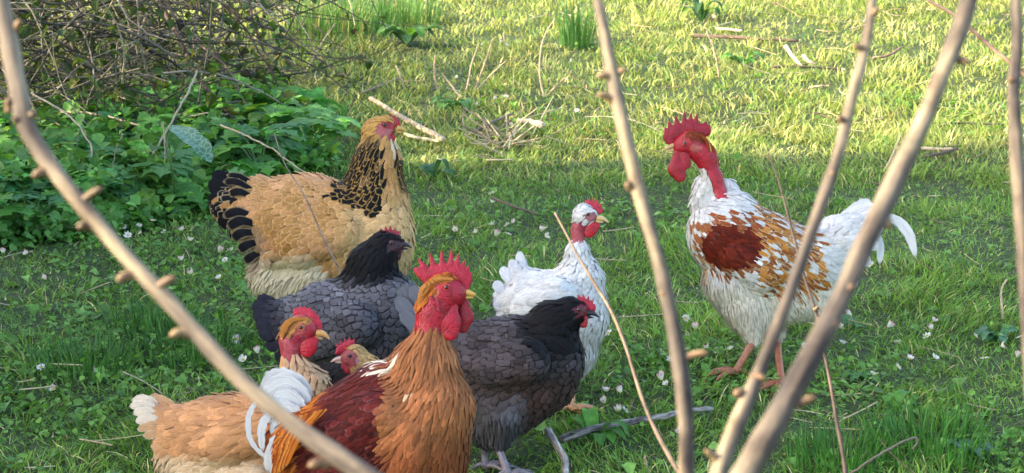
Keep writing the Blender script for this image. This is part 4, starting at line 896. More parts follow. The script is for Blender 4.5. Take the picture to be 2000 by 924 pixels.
cm = [(662, 686, 6, 685, 673, 7), (657, 690, 4, 664, 684, 6)]+[(x0, y0, 5, x1, y1, 1.5) for x0, y0, x1, y1 in ((662, 682, 657, 672), (668, 678, 664, 665), (675, 674, 673, 661), (682, 671, 683, 659), (688, 671, 693, 661))]
b.blob('comb', cm, (216, 56, 84), k=.003, zs=.3)
for sd in (1, -1):
    b.blob('wattle', [(672, 714, 6, 680, 722, 9, sd*.006)], (196, 40, 70), zs=.3)
    b.blob('earlobe', [(699, 702, 5, 701, 710, 4, sd*.017)], (226, 200, 190), zs=.3)
b.eyes(686, 694, 4.4, (110, 70, 60), (190, 110, 110))
b.beak([(668, 700, 7), (657, 702, 5), (646, 707, 1.3)], [(668, 707, 4.5), (655, 708, 1.5)], (206, 176, 166))
# ---------------------------------------------------------------- leafy plants and brambles at the left
def multi_leaf(n_leaf=3, seed=0, stem=.9, c0=(.045, .14, .03), c1=(.09, .24, .05), teeth=.8):
    """one leaf: petiole rising from the origin, toothed leaflets at its end; unit height about 1"""
    rg = np.random.default_rng(seed); mb = MB()
    pts = spline(np.array([[0, 0, 0], [.10, 0, .4*stem], [.30, 0, .75*stem], [.5, 0, .86*stem]]), 5)
    V, F = tube(pts, np.linspace(.022, .014, 5), 3, False); mb.add(V, F, np.array([.10, .2, .06]))
    tip = pts[-1]
    for k in range(n_leaf):
        a = (k-(n_leaf-1)/2)*(1.05 if n_leaf == 3 else .8)+rg.normal(0, .1)
        ln = (.62 if k == (n_leaf-1)/2 else .48)*(.9+.25*rg.random()); wd = ln*(.33 if n_leaf == 3 else .24)
        nl, nw = 7, 3; v = np.linspace(0, 1, nl+1); u = np.linspace(-1, 1, nw)
        wp = np.interp(v, [0, .14, .35, .6, .85, 1], [.08, .6, 1, .85, .5, .03])
        wp = wp*(1+teeth*(np.arange(nl+1) % 2-.5)*(v > .1))
        U, Vv = np.meshgrid(u, v); Wd = (wp[:, None]*np.ones(nw))*np.where(np.abs(U) > .7, 1, .9)
        lx = U*Wd*wd; ly = Vv*ln; lz = .10*np.abs(U)*wd+.14*ln*Vv-.42*ln*Vv**2*(.6+.6*rg.random())+rg.normal(0, .008, U.shape)
        ca, sa = math.cos(a), math.sin(a)
        X_ = tip[0]+ly*ca-lx*sa; Y_ = tip[1]+ly*sa+lx*ca; Z_ = tip[2]+lz
        V = np.stack([X_.ravel(), Y_.ravel(), Z_.ravel()], -1); i = np.arange(nl)[:, None]*nw; j = np.arange(nw-1)[None]
        F = np.stack([i+j, i+j+1, i+nw+j+1, i+nw+j], -1).reshape(-1, 4)
        t = rg.random(); C = np.array(c0)*(1-t)+np.array(c1)*t
        mb.add(V, F, C, None, np.stack([U.ravel(), Vv.ravel(), np.full(U.size, rg.random())], -1))
    return mb
LEAFV = [multi_leaf((3, 5, 3, 5, 3)[k], k, .9+.1*(k % 2), c0, c1) for k, (c0, c1) in enumerate([((.07, .22, .04), (.12, .34, .06)), ((.055, .18, .045), (.1, .26, .06)), ((.1, .3, .05), (.17, .41, .08)), ((.07, .2, .08), (.12, .3, .11)), ((.06, .18, .03), (.11, .27, .04))])]
LEAFM = [m_.build('leaf') for m_ in LEAFV]
for m_ in LEAFM: m_.materials.append(M_LEAF)
rb = np.random.default_rng(55)
def bush_pos(rg, depth=170, xr=(-160, 700)):
    while True:
        x = rg.uniform(*xr); y1 = float(bushline(x)); y = y1-depth*rg.random()
        if x > 650 or (x > 540 and y < 240+(x-540)*.6): continue
        if x > 400 and y < 225: continue
        return x, y
ORD = ['leftmost', 'second', 'third', 'fourth', 'fifth', 'sixth', 'seventh', 'eighth', 'ninth', 'tenth', 'eleventh', 'twelfth', 'thirteenth', 'fourteenth', 'fifteenth', 'sixteenth', 'seventeenth', 'eighteenth', 'nineteenth', 'twentieth']
PLANTS = []
for k in range(42):
    x, y = bush_pos(rb, 150); g = G(x, y)
    lab = 'leafy green plant with toothed leaves in the clump below the brambles'
    r_ = link('leafy_plant', None, cat='plant', group='leafy plants under the brambles', loc=g.tolist()); PLANTS.append((x, y-bushline(x), r_))
    sc = rb.uniform(.11, .17)*(1.0 if x > 300 else .85)
    for j in range(rb.integers(6, 9)):
        o = link('leaf', LEAFM[rb.integers(0, 5)], None, r_); o.rotation_euler = (rb.normal(0, .15), rb.normal(0, .25), rb.random()*6.28); q = sc*rb.uniform(.6, 1.1); o.scale = (q*1.15, q*1.15, q)
for band, (a_, b_) in (('front', (-50, 99)), ('middle', (-100, -50)), ('back', (-999, -100))):
    row = sorted([p for p in PLANTS if a_ <= p[1] < b_], key=lambda p: p[0])
    for i, p in enumerate(row):
        p[2]['label'] = f"leafy green plant, {ORD[min(i, 19)]}{'' if i == 0 else ' from the left'} in the {band} row under the brambles"
def bake(mb_list, mats, name, mt):
    mb = MB()
    src = [(np.vstack(m_.V), {k: np.vstack(f) for k, f in m_.F.items()}, np.vstack(m_.C), np.vstack(m_.U)) for m_ in mb_list]
    for (k, M) in mats:
        V, F, C, U = src[k]; mb.add(V@M[:3, :3].T+M[:3, 3], list(F.values()), C*rb.uniform(.9, 2.1)*np.array([rb.uniform(.8, 1.5), 1, rb.uniform(.7, 1.3)]), None, U)
    link(name, mb.build(name), mt, kind='stuff')
def rotm(rx, ry, rz, s_, t):
    cx, sx, cy, sy, cz, sz = math.cos(rx), math.sin(rx), math.cos(ry), math.sin(ry), math.cos(rz), math.sin(rz)
    A = np.array([[cz, -sz, 0], [sz, cz, 0], [0, 0, 1]])@np.array([[cy, 0, sy], [0, 1, 0], [-sy, 0, cy]])@np.array([[1, 0, 0], [0, cx, -sx], [0, sx, cx]])
    M = np.eye(4); M[:3, :3] = A*s_; M[:3, 3] = t; return M
ms = []
for k in range(3100):
    x, y = bush_pos(rb, 190, (-420, 700)); g = G(x, y); g[:2] += rb.normal(0, .03, 2)
    s_ = rb.uniform(.055, .14)*(1 if y < bushline(x)-25 else .6); ms.append((rb.integers(0, 5), rotm(rb.normal(0, .35), rb.normal(0, .4), rb.random()*6.28, s_, g)))
bake(LEAFV, ms, 'undergrowth_leaves', M_LEAF)
# small leaves along the front edge and among the stems
def small_leaves(name, n, seed, depth, xr, zmax, L0, L1, cA_, cB_, tmpl=T_LEAF, mt=None, fwdd=0):
    rg = np.random.default_rng(seed); pos = []
    for _ in range(n):
        x, y = bush_pos(rg, depth, xr); g = G(x, y+fwdd*rg.random()); g[2] += rg.random()**1.3*zmax; pos.append(g)
    pos = np.array(pos); L_ = rg.uniform(L0, L1, n); t = rg.random((n, 1)); C = (np.array(cA_)*(1-t)+np.array(cB_)*t)*(.6+.8*rg.random((n, 1)))
    V, F, C, uv = scatter(tmpl, pos, rg.random(n)*6.28, rg.normal(.1, .5, n), rg.normal(0, .5, n), L_, L_*.42, C)
    link(name, mesh(name, V, F, C, None, uv), mt or M_LEAF, kind='stuff')
small_leaves('edge_leaves', 6500, 61, 60, (-420, 640), .07, .018, .036, (.08, .24, .05), (.18, .40, .09), T_ROUND, fwdd=22)
small_leaves('undergrowth_small_leaves', 2200, 62, 180, (-420, 690), .20, .022, .045, (.05, .15, .03), (.16, .34, .07))

# ---- brambles
BR = np.array([-1.7, 6.4, 0.0]); BR[2] = float(gz(BR[0], BR[1]))
bram = link('bramble_bush', None, label='tangled bramble bush of bare brown stems and sparse olive leaves at the upper left', cat='bush', loc=BR.tolist())
rg = np.random.default_rng(77)
TW_C = [(.10, .088, .075), (.05, .045, .04), (.19, .165, .14), (.32, .29, .25), (.05, .05, .035), (.34, .28, .2)]
mb = MB(); tips = []
def inside(p):
    """bramble outline: dense left, thinning right"""
    return p[0] < -.55 and p[2] > 0
for k in range(2600):
    x = -3.3+2.6*rg.random()**.75; y = rg.uniform(5.7, 7.9); z = rg.uniform(.02, .75)
    if x > -1.15 and rg.random() < (x+1.15)/.5+.15: continue
    L_ = rg.uniform(.15, .75); az = rg.random()*6.28; el = rg.normal(.15, .5)
    d = np.array([math.cos(az)*math.cos(el), .6*math.sin(az)*math.cos(el), math.sin(el)]); p = np.array([x, y, z]); pts = [p]
    for q in range(5):
        d = d+rg.normal(0, .22, 3)+np.array([0, 0, -.10]); d /= np.linalg.norm(d); p = p+d*L_/5; p[2] = max(p[2], .01); pts.append(p)
    r = rg.uniform(.0013, .0048); c = np.array(TW_C[rg.choice(6, p=[.28, .26, .16, .12, .10, .08])])*rg.uniform(.7, 1.3)
    V, F = tube(spline(pts, 7), np.linspace(r, r*.4, 7), 4, False); mb.add(V, F, c); tips += [pts[i] for i in range(1, 6)]
link('twig_tangle', mb.build('twig_tangle', BR), M_TWIG, bram, kind='stuff')
tips = np.array(tips)
def cane(pts, r0, r1, c=(.13, .10, .08), d0=6.0, d1=None, nm='cane', par=bram, org=BR, mt=None):
    P_ = np.array(pts, float); d1 = d1 or d0; ds = np.linspace(d0, d1, len(P_)); W_ = np.array([P(a_[0], a_[1], dd) for a_, dd in zip(P_, ds)])
    n = max(12, len(P_)*5); m_ = MB(); Q = spline(W_, n); Q += rg.normal(0, .0012, Q.shape)
    bark_tube(m_, Q, np.linspace(r0, r1, n), 7, np.array(c)); link(nm, m_.build(nm, org), mt or M_TWIG, par); return Q
cq = []
for pts, r0, r1, c, d0, d1 in [
    ([(290, -60), (320, 20), (350, 75), (385, 150), (430, 205), (475, 255)], .0075, .006, (.12, .075, .06), 6.3, 5.9),
    ([(300, -60), (345, 40), (400, 95), (455, 150), (500, 260)], .0045, .003, (.17, .12, .1), 6.4, 6.0),
    ([(480, -60), (490, 20), (500, 60), (520, 110), (540, 160), (560, 200), (555, 260)], .0048, .003, (.12, .08, .07), 6.3, 6.2),
    ([(435, 5), (470, 30), (500, 45), (545, 65), (585, 90), (625, 118), (660, 142), (682, 156)], .0042, .0018, (.09, .06, .055), 6.2, 6.1),
    ([(435, 8), (455, 40), (462, 80), (478, 120), (500, 150), (520, 165)], .003, .002, (.1, .07, .06), 6.2, 6.2),
    ([(440, 8), (475, 50), (505, 100), (535, 150), (560, 200)], .003, .002, (.1, .08, .06), 6.2, 6.2),
    ([(395, 148), (440, 135), (480, 122), (520, 115), (552, 100), (575, 70), (600, 30)], .0042, .0022, (.13, .1, .08), 6.2, 6.2),
    ([(375, -40), (400, 40), (425, 120)], .0035, .002, (.1, .08, .06), 6.3, 6.2),
    ([(400, -40), (410, 30), (430, 130)], .003, .002, (.1, .08, .06), 6.3, 6.2),
    ([(125, 152), (180, 150), (250, 142), (300, 150), (330, 160)], .0035, .002, (.3, .24, .19), 5.95, 5.95),
    ([(140, 20), (160, 60), (178, 105), (186, 168)], .0035, .002, (.36, .3, .25), 6.0, 5.9),
    ([(385, 140), (370, 175), (340, 230), (300, 300), (268, 350)], .0033, .0022, (.42, .36, .28), 5.6, 5.3),
    ([(60, 182), (110, 210), (150, 240), (178, 290), (175, 350)], .0033, .002, (.42, .36, .27), 5.6, 5.3),
    ([(205, 330), (150, 320), (160, 230)], .002, .0012, (.3, .25, .2), 5.5, 5.5),
    ([(355, 230), (400, 222), (445, 223)], .0025, .002, (.36, .3, .24), 5.8, 5.8),
    ([(430, 245), (480, 265), (530, 290), (590, 335)], .0028, .0018, (.42, .36, .27), 5.4, 5.1),
    ([(60, 450), (110, 440), (160, 445), (200, 430)], .002, .0012, (.4, .35, .28), 5.05, 5.05),
    ([(0, 130), (30, 160), (55, 190), (80, 240)], .0035, .002, (.2, .15, .12), 5.8, 5.7),
    ([(240, 260), (220, 320), (225, 400)], .002, .0012, (.3, .25, .2), 5.4, 5.3),
    ([(318, 240), (322, 290), (318, 335)], .0022, .0015, (.4, .32, .24), 5.4, 5.35)]:
    cq.append(cane(pts, r0, r1, c, d0, d1))
# leaves of the bramble: 300 as parts, the rest in one mass
BL = [leaf_template(5, 5, .22, .45, shape='oval')]
BLC = [(.07, .10, .02), (.10, .14, .03), (.035, .06, .018), (.22, .22, .05), (.05, .03, .03), (.05, .10, .04)]
BLM = []
for c in BLC:
    V, F, U = BL[0]; V = V*np.array([.36, 1, 1]); m_ = mesh('leaf', V, F, np.array(c), None, U); m_.materials.append(M_LEAF); BLM.append(m_)
cp_ = np.vstack([q[3:] for q in cq[:10]])
for k in range(300):
    if k < 95: p = cp_[rg.integers(len(cp_))]
    else:
        while True:
            p = tips[rg.integers(len(tips))]
            if p[1] < 6.9 and p[2] < .5: break
    o = link('leaf', BLM[rg.choice(6, p=[.26, .26, .18, .12, .08, .10])], None, bram, loc=(p+rg.normal(0, .008, 3)-BR).tolist())
    o.rotation_euler = (rg.normal(-.2, .7), rg.normal(0, .7), rg.random()*6.28); q = rg.uniform(.022, .05); o.scale = (q, q, q)
n = 4500; pos = tips[rg.integers(len(tips), size=n)]+rg.normal(0, .02, (n, 3)); pos[:, 2] = np.maximum(pos[:, 2], .02)
C = np.array(BLC)[rg.choice(6, n, p=[.26, .24, .24, .08, .08, .10])]*(.6+.8*rg.random((n, 1))); L_ = rg.uniform(.02, .05, n)
V, F, C, uv = scatter(T_LEAF, pos, rg.random(n)*6.28, rg.normal(-.2, .7, n), rg.normal(0, .7, n), L_, L_*.36, C)
link('leaf_mass', mesh('leaf_mass', V-BR, F, C, None, uv), M_LEAF, bram, kind='stuff')

# white-veined leaf plant
m, N, L, B = mat('veined_leaf'); tc = N.new('ShaderNodeTexCoord'); vo = N.new('ShaderNodeTexVoronoi'); vo.feature = 'DISTANCE_TO_EDGE'; vo.inputs['Scale'].default_value = 62
L.new(tc.outputs['Object'], vo.inputs['Vector']); e = nmath(N, L, 'MULTIPLY', nmath(N, L, 'LESS_THAN', vo.outputs[0], .07), .6)
L.new(nmix(N, L, 'MIX', e, (.05, .15, .06, 1), (.24, .4, .28, 1)), B.inputs['Base Color']); B.inputs['Roughness'].default_value = .4; M_VEIN = m
def big_leaf(name, base, pts, width, c, mt, par, org, fold=.25, wave=.12, nl=14, nw=7, seed=0, up=(0, -.35, 1)):
    rg_ = np.random.default_rng(seed); Q = spline(np.array(pts, float), nl+1); T = np.gradient(Q, axis=0); T /= np.linalg.norm(T, axis=1)[:, None]
    Sd = np.cross(T, np.array(up, float)); Sd /= np.linalg.norm(Sd, axis=1)[:, None]; Nn = np.cross(Sd, T)
    v = np.linspace(0, 1, nl+1); wp = np.interp(v, [0, .15, .4, .75, .92, 1], [.2, .7, 1, .85, .5, .05])*width/2; u = np.linspace(-1, 1, nw)
    pos = Q[:, None]+Sd[:, None]*(u[None]*wp[:, None])[:, :, None]+Nn[:, None]*((np.abs(u)[None]*fold+wave*np.sin(v*17+seed)[:, None]*u[None]**2)*wp[:, None])[:, :, None]
    i = np.arange(nl)[:, None]*nw; j = np.arange(nw-1)[None]; F = np.stack([i+j, i+j+1, i+nw+j+1, i+nw+j], -1).reshape(-1, 4)
    me = mesh(name, pos.reshape(-1, 3)-org, F, np.array(c), None, np.stack([np.tile(u, nl+1), np.repeat(v, nw), np.zeros((nl+1)*nw)], -1)); return link(name, me, mt, par)
og = G(345, 400); vp = link('arum_plant', None, label='plant with one drooping pale-veined arum leaf among the undergrowth', cat='plant', loc=og.tolist())
big_leaf('leaf', None, [P(334, 247, 5.0), P(360, 262, 4.95), P(390, 285, 4.9), P(412, 318, 4.87)], .055, (.1, .2, .1), M_VEIN, vp, og, fold=.3, seed=2)
mb = MB(); V, F = tube(spline([og, P(335, 330, 5.05), P(325, 270, 5.03), P(334, 247, 5.0)], 10), .003, 6); mb.add(V, F, (.12, .22, .08)); link('stem', mb.build('stem', og), M_LEAF, vp)

# ---------------------------------------------------------------- plants standing in the lawn
def rosette(x, y, label, n, L0, L1, W0, cs, seed, rise=.5, cat='plant', group=None, spread=(0, 6.28)):
    rg_ = np.random.default_rng(seed); g = G(x, y); r_ = link('broad_leaf_plant', None, label=label, cat=cat, group=group, loc=g.tolist())
    for k in range(n):
        a = rg_.uniform(*spread); L_ = rg_.uniform(L0, L1); h = rise*rg_.uniform(.5, 1.2)*L_; d = np.array([math.cos(a), math.sin(a), 0])
        pts = [g+d*.005, g+d*L_*.35+np.array([0, 0, h*.8]), g+d*L_*.7+np.array([0, 0, h]), g+d*L_*.98+np.array([0, 0, h*.55])]
        c = np.array(cs[k % len(cs)])*rg_.uniform(.8, 1.2); big_leaf('leaf', None, pts, W0*rg_.uniform(.7, 1.2), c, M_LEAF, r_, g, fold=.25, wave=.2, nl=9, nw=5, seed=k, up=(0, 0, 1))
rosette(795, 88, 'dark green dock plant with broad crumpled leaves in the sunny grass at the top', 11, .10, .18, .055, [(.05, .13, .03), (.07, .17, .03), (.12, .26, .05)], 3, .55)
rosette(1370, 42, 'small dark weed in the far grass above the rooster', 6, .07, .12, .04, [(.05, .13, .05)], 4, .8)
rosette(890, 215, 'low broad-leaved weed near the broken stick stub', 6, .08, .13, .045, [(.1, .24, .05)], 5, .4)
rosette(1945, 668, 'blue-green leafy weed at the right edge of the shaded grass', 6, .04, .07, .026, [(.07, .19, .09), (.1, .22, .12)], 6, .7)
rosette(1690, 745, 'flat light green weed right of the thick grey-brown branch', 8, .03, .055, .02, [(.12, .3, .1)], 7, .35)
rosette(1660, 640, 'small round-leaved weed beside the striding rooster', 6, .03, .06, .026, [(.07, .2, .08)], 8, .4)
rosette(1160, 868, 'bright green weed by the grey fallen branch', 9, .04, .08, .026, [(.13, .34, .05), (.1, .26, .05)], 9, .6)
rosette(1745, 805, 'spreading green plantain between grass tufts at the lower right', 8, .04, .065, .022, [(.11, .3, .05)], 10, .5)
rosette(1890, 895, 'grey-green weed in the bottom right corner', 7, .035, .06, .024, [(.09, .2, .12)], 12, .5)
rosette(845, 350, 'dark drooping leaf cluster just right of the buff hen', 4, .05, .08, .03, [(.05, .14, .05)], 13, .8)
rosette(1450, 130, 'clump of broad green leaves in the sunlit grass right of the rooster comb', 9, .05, .10, .04, [(.08, .22, .04), (.12, .28, .05)], 14, .5)
def tuft(x, y, label, n, h0, h1, seed, cs, rad=.05, wd=.006):
    rg_ = np.random.default_rng(seed); g = G(x, y); mb = MB()
    for k in range(n):
        a = rg_.random()*6.28; b_ = g+np.array([math.cos(a), math.sin(a), 0])*rad*rg_.random()**.5; h = rg_.uniform(h0, h1); ln = rg_.uniform(.05, .5); az = a+rg_.normal(0, .6)
        t = np.linspace(0, 1, 6); d = np.array([math.cos(az), math.sin(az), 0]); Q = b_+d*(h*ln*t**2)[:, None]+np.array([0, 0, 1.])*(h*(t-.18*t**3))[:, None]
        s_ = np.array([math.sin(az+rg_.normal(0, .6)), -math.cos(az), 0]); wv = wd*(1-t**2*.95)/2
        V = np.vstack([np.stack([q-s_*w_, q+s_*w_]) for q, w_ in zip(Q, wv)]); F = np.array([[2*i, 2*i+1, 2*i+3, 2*i+2] for i in range(5)])
        mb.add(V, F, np.array(cs[rg_.integers(len(cs))])*rg_.uniform(.7, 1.3))
    o = link('grass_tuft', mb.build('grass_tuft', g), M_GRASS, label=label, cat='grass tuft', loc=g.tolist()); return o
GC = [(.09, .22, .05), (.12, .26, .07), (.07, .18, .06)]
tuft(1125, 92, 'tall dark green grass tuft at the top, left of the second branch', 150, .08, .27, 1, GC, .075, .0045)
tuft(620, 75, 'tall loose grass at the top beside the bramble bush', 260, .10, .22, 2, [(.12, .24, .06), (.08, .2, .05), (.3, .28, .12)], .22, .005)
tuft(760, 45, 'long pale green grass behind the dock plant', 260, .10, .20, 3, [(.12, .24, .07), (.08, .18, .05)], .22, .005)
tuft(680, 62, 'long dark grass clump between bramble and dock plant', 220, .10, .20, 4, [(.1, .22, .07), (.07, .18, .05)], .2, .005)
tuft(160, 720, 'thick dark green grass tuft left of the rust hen tail', 330, .035, .075, 5, GC, .11, .0035)
tuft(370, 690, 'thick grass tuft behind the front branch, above the rust hen back', 420, .035, .08, 6, GC, .14, .0035)
tuft(300, 640, 'grass tuft under the middle of the left branch', 240, .04, .08, 7, GC, .10, .0035)
tuft(1820, 880, 'fresh grass tuft in the lower right of the lawn', 300, .05, .09, 8, [(.09, .25, .05), (.07, .2, .04)], .13, .0035)
tuft(1640, 905, 'grass tuft at the foot of the brown twig, bottom right', 240, .04, .08, 9, [(.09, .25, .05), (.07, .2, .04)], .10, .0035)
tuft(665, 268, 'bright upright grass blades beside the buff hen neck', 26, .10, .17, 10, [(.12, .3, .08)], .02, .006)

# ---------------------------------------------------------------- twigs, sticks and dry stems
PALE = (.62, .50, .34); GREYW = (.30, .27, .25); DARK = (.10, .075, .06); STRAW = (.55, .46, .28)
def stick(name, pts, label, r=(.004, .003), c=PALE, stand=False, lift=.012, cat='stick', n=None, lump=.25, seg=8, group=None, mt=None):
    if stand:
        b0 = G(pts[0][0], pts[0][1]); d = cdepth(b0); W_ = [b0]+[P(x, y, d-.0*i) for i, (x, y) in enumerate(pts[1:])]
    else: W_ = [G(p[0], p[1], lift if len(p) < 3 else p[2]) for p in pts]
    W_ = np.array(W_); n = n or max(9, len(W_)*5); Q = spline(W_, n); org = Q[0].copy(); Q = Q+rng.normal(0, .0006, Q.shape)
    mb = MB(); bark_tube(mb, Q, np.linspace(r[0], r[1], n), seg, np.array(c), lump)
    return link(name, mb.build(name, org), mt or M_TWIG, label=label, cat=cat, group=group, loc=org.tolist())
M_OLD = bark_mat('weathered_grey_wood', (.07, .06, .055), (.3, .28, .26), (.62, .6, .56), .85, 120, .9, .003)
stick('stick', [(724, 192, .06), (790, 232, .045), (866, 272, .03)], 'thick pale peeled stick slanting across the sunlit grass behind the buff hen', (.008, .0095), (.62, .48, .33))
stick('stick', [(790, 262, .02), (820, 270, .02), (860, 276, .02)], 'short cream stick lying under the thick peeled stick', (.006, .005), (.74, .62, .42))
stick('stick', [(1012, 236, .03), (1035, 238, .03), (1062, 246, .02)], 'broken pale stub of wood left of the second branch', (.008, .012), (.7, .58, .44))
stick('stick', [(918, 262, .02), (960, 240, .03), (1000, 222, .04)], 'dark bent stick lying beside the pale stub', (.006, .005), (.22, .17, .13))
stick('branch', [(1096, 858, .02), (1160, 838, .03), (1240, 822, .03), (1320, 808, .03), (1392, 797, .02)], 'long weathered grey branch lying in the grass behind the second upright branch', (.0085, .0045), GREYW, cat='branch', mt=M_OLD, n=26)
stick('branch', [(1070, 842, .035), (1085, 866, .045), (1102, 895, .035), (1104, 950, .02)], 'curved broken grey stick at the bottom beside the long grey branch', (.0075, .0065), GREYW, cat='branch', mt=M_OLD, n=20)
stick('twig', [(960, 386, .03), (1000, 402, .03), (1052, 420, .02)], 'thin dark twig lying in the shade left of the white hen head', (.004, .003), (.14, .1, .08), cat='twig')
stick('stem', [(1640, 940, .01), (1690, 905, .05), (1740, 875, .07), (1782, 855, .08), (1792, 862, .075), (1782, 878, .06)], 'bent dry stem with a hooked tip at the lower right', (.0024, .0018), (.2, .17, .13), cat='stem')
stick('stick', [(1960, 625), (1955, 575), (1966, 545)], 'tiny upright twig stub near the right edge', (.003, .002), PALE, stand=True)
stick('stick', [(1352, 70, .02), (1420, 72, .02), (1480, 76, .02), (1560, 80, .02)], 'long dark stick lying in the far sunny grass right of the second branch', (.009, .006), (.16, .11, .08))
stick('stick', [(1400, 56, .02), (1450, 60, .02)], 'short pale stick in the far grass above the long dark stick', (.006, .005), PALE)
stick('stick', [(1510, 130, .02), (1580, 131, .02), (1650, 136, .02)], 'thin dark stick lying flat below the splintered wood chips', (.006, .004), (.14, .1, .08))
for k, (pts, lab) in enumerate([([(1535, 90, .06), (1548, 110, .03), (1566, 130, .01)], 'pale splintered stalk leaning left in the far grass'), ([(1568, 108, .05), (1580, 120, .03), (1592, 126, .02)], 'shorter pale splinter beside the leaning stalk')]):
    stick('stalk', pts, lab, (.008, .006), (.7, .55, .4), cat='stalk')
stick('stick', [(1705, 115, .02), (1735, 108, .03), (1760, 93, .05)], 'crooked brown stick between the two slanting branches at upper right', (.006, .005), (.3, .2, .14))
stick('stick', [(1800, 290, .02), (1865, 292, .02)], 'straight pale stick in the sun at the shade edge, right side', (.006, .005), PALE)
stick('stick', [(1810, 305, .02), (1845, 298, .02), (1870, 290, .02)], 'dark stick crossing below the straight pale stick', (.006, .004), (.16, .12, .09))
stick('twig', [(1835, 248, .02), (1870, 240, .02), (1960, 243, .02)], 'thin dark twig curving in the sunlit grass near the right edge', (.004, .003), DARK, cat='twig')
stick('stick', [(700, 185, .02), (740, 168, .03), (780, 152, .03)], 'slim brown stick left above the peeled stick', (.005, .004), (.3, .22, .15))
stick('stick', [(1230, 700), (1214, 655), (1206, 640)], 'short pale stalk leaning in the shaded grass right of the white hen', (.003, .003), PALE)
dry = [([(855, 180), (848, 140), (850, 108)], 'thin dry stem upright left of the stem thicket'), ([(900, 190), (880, 165), (862, 142)], 'dry stem leaning left in the stem thicket'), ([(912, 180), (920, 130), (932, 92)], 'pale dry stem leaning right in the stem thicket'), ([(925, 185), (945, 130), (962, 78)], 'tallest pale dry stem of the thicket in the sunny grass'),
       ([(930, 178), (955, 150), (988, 120)], 'low dry stem slanting right from the thicket'), ([(1062, 190), (1054, 140), (1060, 80), (1084, 35)], 'long curved straw stem left of the tall grass tuft'), ([(1405, 152), (1395, 100), (1380, 60)], 'dry stem standing above the rooster comb'), ([(790, 170), (780, 145), (774, 128)], 'short dry stem above the peeled stick'),
       ([(588, 158), (625, 90), (655, 45)], 'long dry grass stem leaning right beyond the bramble'), ([(1068, 188), (1090, 165), (1105, 152)], 'short dry stem right of the curved straw stem'), ([(995, 95), (984, 75), (985, 64)], 'tiny dry stem near the three far daisies'), ([(908, 262), (905, 240), (902, 225)], 'small straw stalk beside the broad-leaved weed'),
       ([(1265, 925), (1262, 905), (1258, 890)], 'short stalk at the bottom edge beside the second branch'), ([(1730, 330), (1745, 300), (1760, 262)], 'thin straw at the shade edge right')]
for k, (pts, lab) in enumerate(dry): stick('dry_stem', pts, lab, (.0042, .0022), (.6, .47, .32) if k % 3 else (.5, .36, .24), stand=True, cat='stem', lump=.1, seg=6)
# loose straw and litter: nobody could count it
rg = np.random.default_rng(91); mb = MB()
x, y = sample_area(1500, 2.8, 11.5, 1.0, rg=rg)
for k in range(1500):
    dn = vnoise(np.array([x[k]*1.9]), np.array([y[k]*1.9]), 44)[0]
    if rg.random() > .25+1.2*smooth01(dn, .5, .75)+(.25 if y[k] > 5.8 else 0): continue
    L_ = rg.uniform(.03, .13)*(1+.5*(y[k] > 6)); a = rg.random()*6.28; cz = rg.uniform(.008, .035); bend = rg.normal(0, .25); el = rg.normal(0, .18)
    t = np.linspace(-.5, .5, 4)[:, None]; d = np.array([math.cos(a), math.sin(a), el]); nrm = np.array([-math.sin(a), math.cos(a), .3])
    Q = np.array([x[k], y[k], gz(x[k], y[k])+cz])+d*L_*t+nrm*bend*L_*(t**2)
    V, F = tube(Q, rg.uniform(.0008, .002), 4, False); mb.add(V, F, np.array([(.6, .5, .3), (.5, .4, .25), (.2, .14, .1), (.66, .58, .42), (.3, .3, .14)][rg.integers(5)])*rg.uniform(.7, 1.2))
link('straw_litter', mb.build('straw_litter'), M_TWIG, kind='stuff')
# dead fern-like litter heap in the sun
rg = np.random.default_rng(92); g = G(985, 285); mb = MB()
for k in range(60):
    a = rg.random()*6.28; L_ = rg.uniform(.04, .14); el = rg.uniform(-.05, .8); Q = g+np.array([rg.normal(0, .05), rg.normal(0, .08), .01])+np.array([math.cos(a)*L_, math.sin(a)*L_, el*L_])*np.linspace(0, 1, 4)[:, None]
    V, F = tube(Q, rg.uniform(.0012, .003), 5, False); mb.add(V, F, np.array([(.55, .44, .28), (.4, .3, .2), (.62, .54, .38)][rg.integers(3)]))
link('dead_stalks', mb.build('dead_stalks', g), M_TWIG, label='heap of dry fibrous stalks lying in the sunlit grass right of the buff hen', cat='dry stalks', loc=g.tolist())

